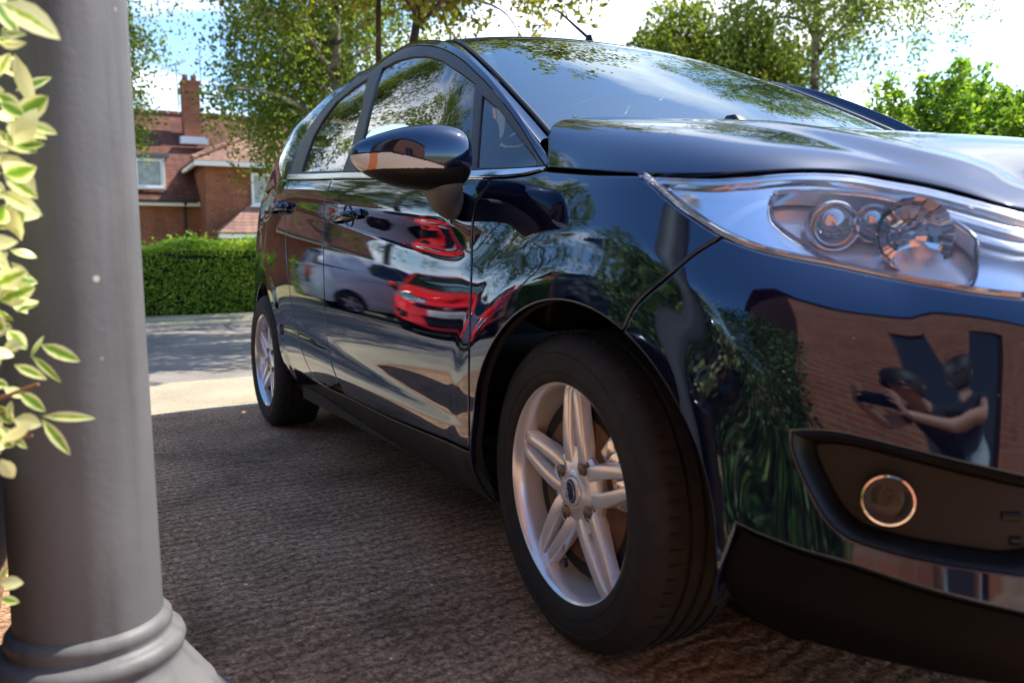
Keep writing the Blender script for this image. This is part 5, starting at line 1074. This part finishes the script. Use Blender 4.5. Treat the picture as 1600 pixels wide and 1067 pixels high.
ed = [(ix[a], ix[b]) for a, b in (('pel', 'wst'), ('wst', 'chest'), ('chest', 'neck'), ('neck', 'jaw'), ('jaw', 'head'), ('head', 'crown'), ('chest', 'sr'), ('sr', 'er'), ('er', 'wr'), ('chest', 'sl'), ('sl', 'el'), ('el', 'wl'), ('pel', 'hr'), ('hr', 'kr'), ('kr', 'ar'), ('ar', 'fr_'), ('pel', 'hl'), ('hl', 'kl'), ('kl', 'al'), ('al', 'fl_'))]
rad = dict(pel=.125, wst=.115, chest=.13, neck=.055, jaw=.062, head=.088, crown=.06, sr=.058, er=.040, wr=.026, sl=.058, el=.040, wl=.026, hr=.095, kr=.060, ar=.038, fr_=.034, hl=.095, kl=.060, al=.038, fl_=.034)
body = skin_body('body', VV, ed, [rad[n] for n in names], SKIN, pe)
bmd = body.data; bmd.materials.append(TOP_); bmd.materials.append(SHORT); bmd.materials.append(M['dark'])
for p in bmd.polygons:
    c = np.array(p.center)+o_; t1 = np.dot(c-np.array(J['pel']), np.array(J['neck'])-np.array(J['pel']))/np.sum((np.array(J['neck'])-np.array(J['pel']))**2)
    ds = [np.linalg.norm(c-np.array(J[k])) for k in ('sr', 'sl')]; i = 0
    dk = min(np.linalg.norm(c-np.array(J[k])) for k in ('kr', 'kl')); dt = min(np.linalg.norm(np.cross(np.array(J[b])-np.array(J[a]), c-np.array(J[a])))/np.linalg.norm(np.array(J[b])-np.array(J[a])) for a, b in (('hr', 'kr'), ('hl', 'kl')))
    if t1 < .28 or (dt < .12 and c[2] > .33 and dk > .13): i = 2
    if .28 <= t1 < .93 and np.linalg.norm(np.cross(np.array(J['neck'])-np.array(J['pel']), c-np.array(J['pel'])))/np.linalg.norm(np.array(J['neck'])-np.array(J['pel'])) < .17 and dk > .16: i = 1
    if min(ds) < .13: i = 1
    if c[2] < .075: i = 3
    p.material_index = i
def hand(wr, palm, tip, side):
    wr, palm, tip = (np.array(a)-o_ for a in (wr, palm, tip)); V = [wr, palm]; E_ = [(0, 1)]; rd = [.024, (.030, .018)]; d = tip-palm; L = np.linalg.norm(d); d /= L; up = np.array([0, 0, 1.]); 
    for k, (o, l) in enumerate(((.027, .92), (.009, 1.0), (-.009, .95), (-.026, .78))):
        b = palm+up*o*1.0+d*.012; p1 = b+d*L*.5*l; p2 = p1+(d*.7+np.array(side)*.7)*L*.35*l; p3 = p2+np.array(side)*L*.3*l; n = len(V); V += [b, p1, p2, p3]; E_ += [(1, n), (n, n+1), (n+1, n+2), (n+2, n+3)]; rd += [.010, .009, .0085, .0075]
    n = len(V); b = palm-up*.03+np.array(side)*.012; V += [b, b+np.array(side)*.03-up*.012, b+np.array(side)*.052+up*.004]; E_ += [(1, n), (n, n+1), (n+1, n+2)]; rd += [.012, .010, .009]
    return skin_body('hand', V, E_, rd, SKIN, pe, 1)
rv, lv_ = CR*.075, -CR*.075
hand(J['wr'], tuple(ph+CR*.085-np.array([0, 0, .02])-CF*.02), tuple(ph+CR*.08+CU*.05-CF*.0), tuple(-CR)); hand(J['wl'], tuple(ph-CR*.085-np.array([0, 0, .02])-CF*.02), tuple(ph-CR*.08+CU*.05), tuple(CR))
hc = np.array(J['head'])-o_
hb = MB().lathe([(.0, .112), (.05, .104), (.085, .075), (.100, .03), (.100, -.02), (.094, -.06)], 28, Matrix.Translation(Vector(hc+[.018, -.016, .012])) @ Matrix.Rotation(R(12), 4, 'Y')).build('hair', HAIR, pe, True)
face = MB(); fd = Vector((-.66, .75, 0)); sdv = Vector((.75, .66, 0)); fc = Vector(hc)+fd*.083
face.lathe([(.011, -.012), (.008, .006), (0, .012)], 10, Matrix.Translation(fc+Vector((0, 0, -.012))+fd*.008) @ fd.to_track_quat('Z', 'Y').to_matrix().to_4x4()); face.build('nose', SKIN, pe, True)
for s_ in (-1, 1):
    MB().lathe([(.011, -.004), (.009, .003), (0, .006)], 12, Matrix.Translation(fc+sdv*.032*s_+Vector((0, 0, .012))-fd*.008) @ fd.to_track_quat('Z', 'Y').to_matrix().to_4x4()).build('eye', M['dark'], pe, True)
    MB().lathe([(.026, -.004), (.024, .006), (.012, .008), (0, .004)], 14, Matrix.Translation(Vector(hc)+sdv*.092*s_) @ (sdv*s_).to_track_quat('Z', 'Y').to_matrix().to_4x4() @ Matrix.Diagonal((.7, 1.1, 1, 1))).build('ear', SKIN, pe, True)
MB().tube([fc+sdv*.022+Vector((0, 0, -.045))-fd*.008, fc+Vector((0, 0, -.047))+fd*.0, fc-sdv*.022+Vector((0, 0, -.045))-fd*.008], .0055, 8).build('mouth', mat('lips', (.42, .14, .11), .5), pe, True)
pc = empty('phone', tuple(ph), 0, 'black phone held up in front of the face', 'phone'); Mx = Matrix([[CR[i], CU[i], -CF[i], 0] for i in range(3)]+[[0, 0, 0, 1]])
MB().box((-.078, -.037, 0), (.078, .037, .008), Mx).build('phone_body', M['navy'], pc, bevel=.003); MB().lathe([(.006, -.0005), (.006, -.0015), (0, -.0015)], 16, Mx @ Matrix.Translation((.0, .0, -.001))).build('phone_camera', M['glass'], pc)
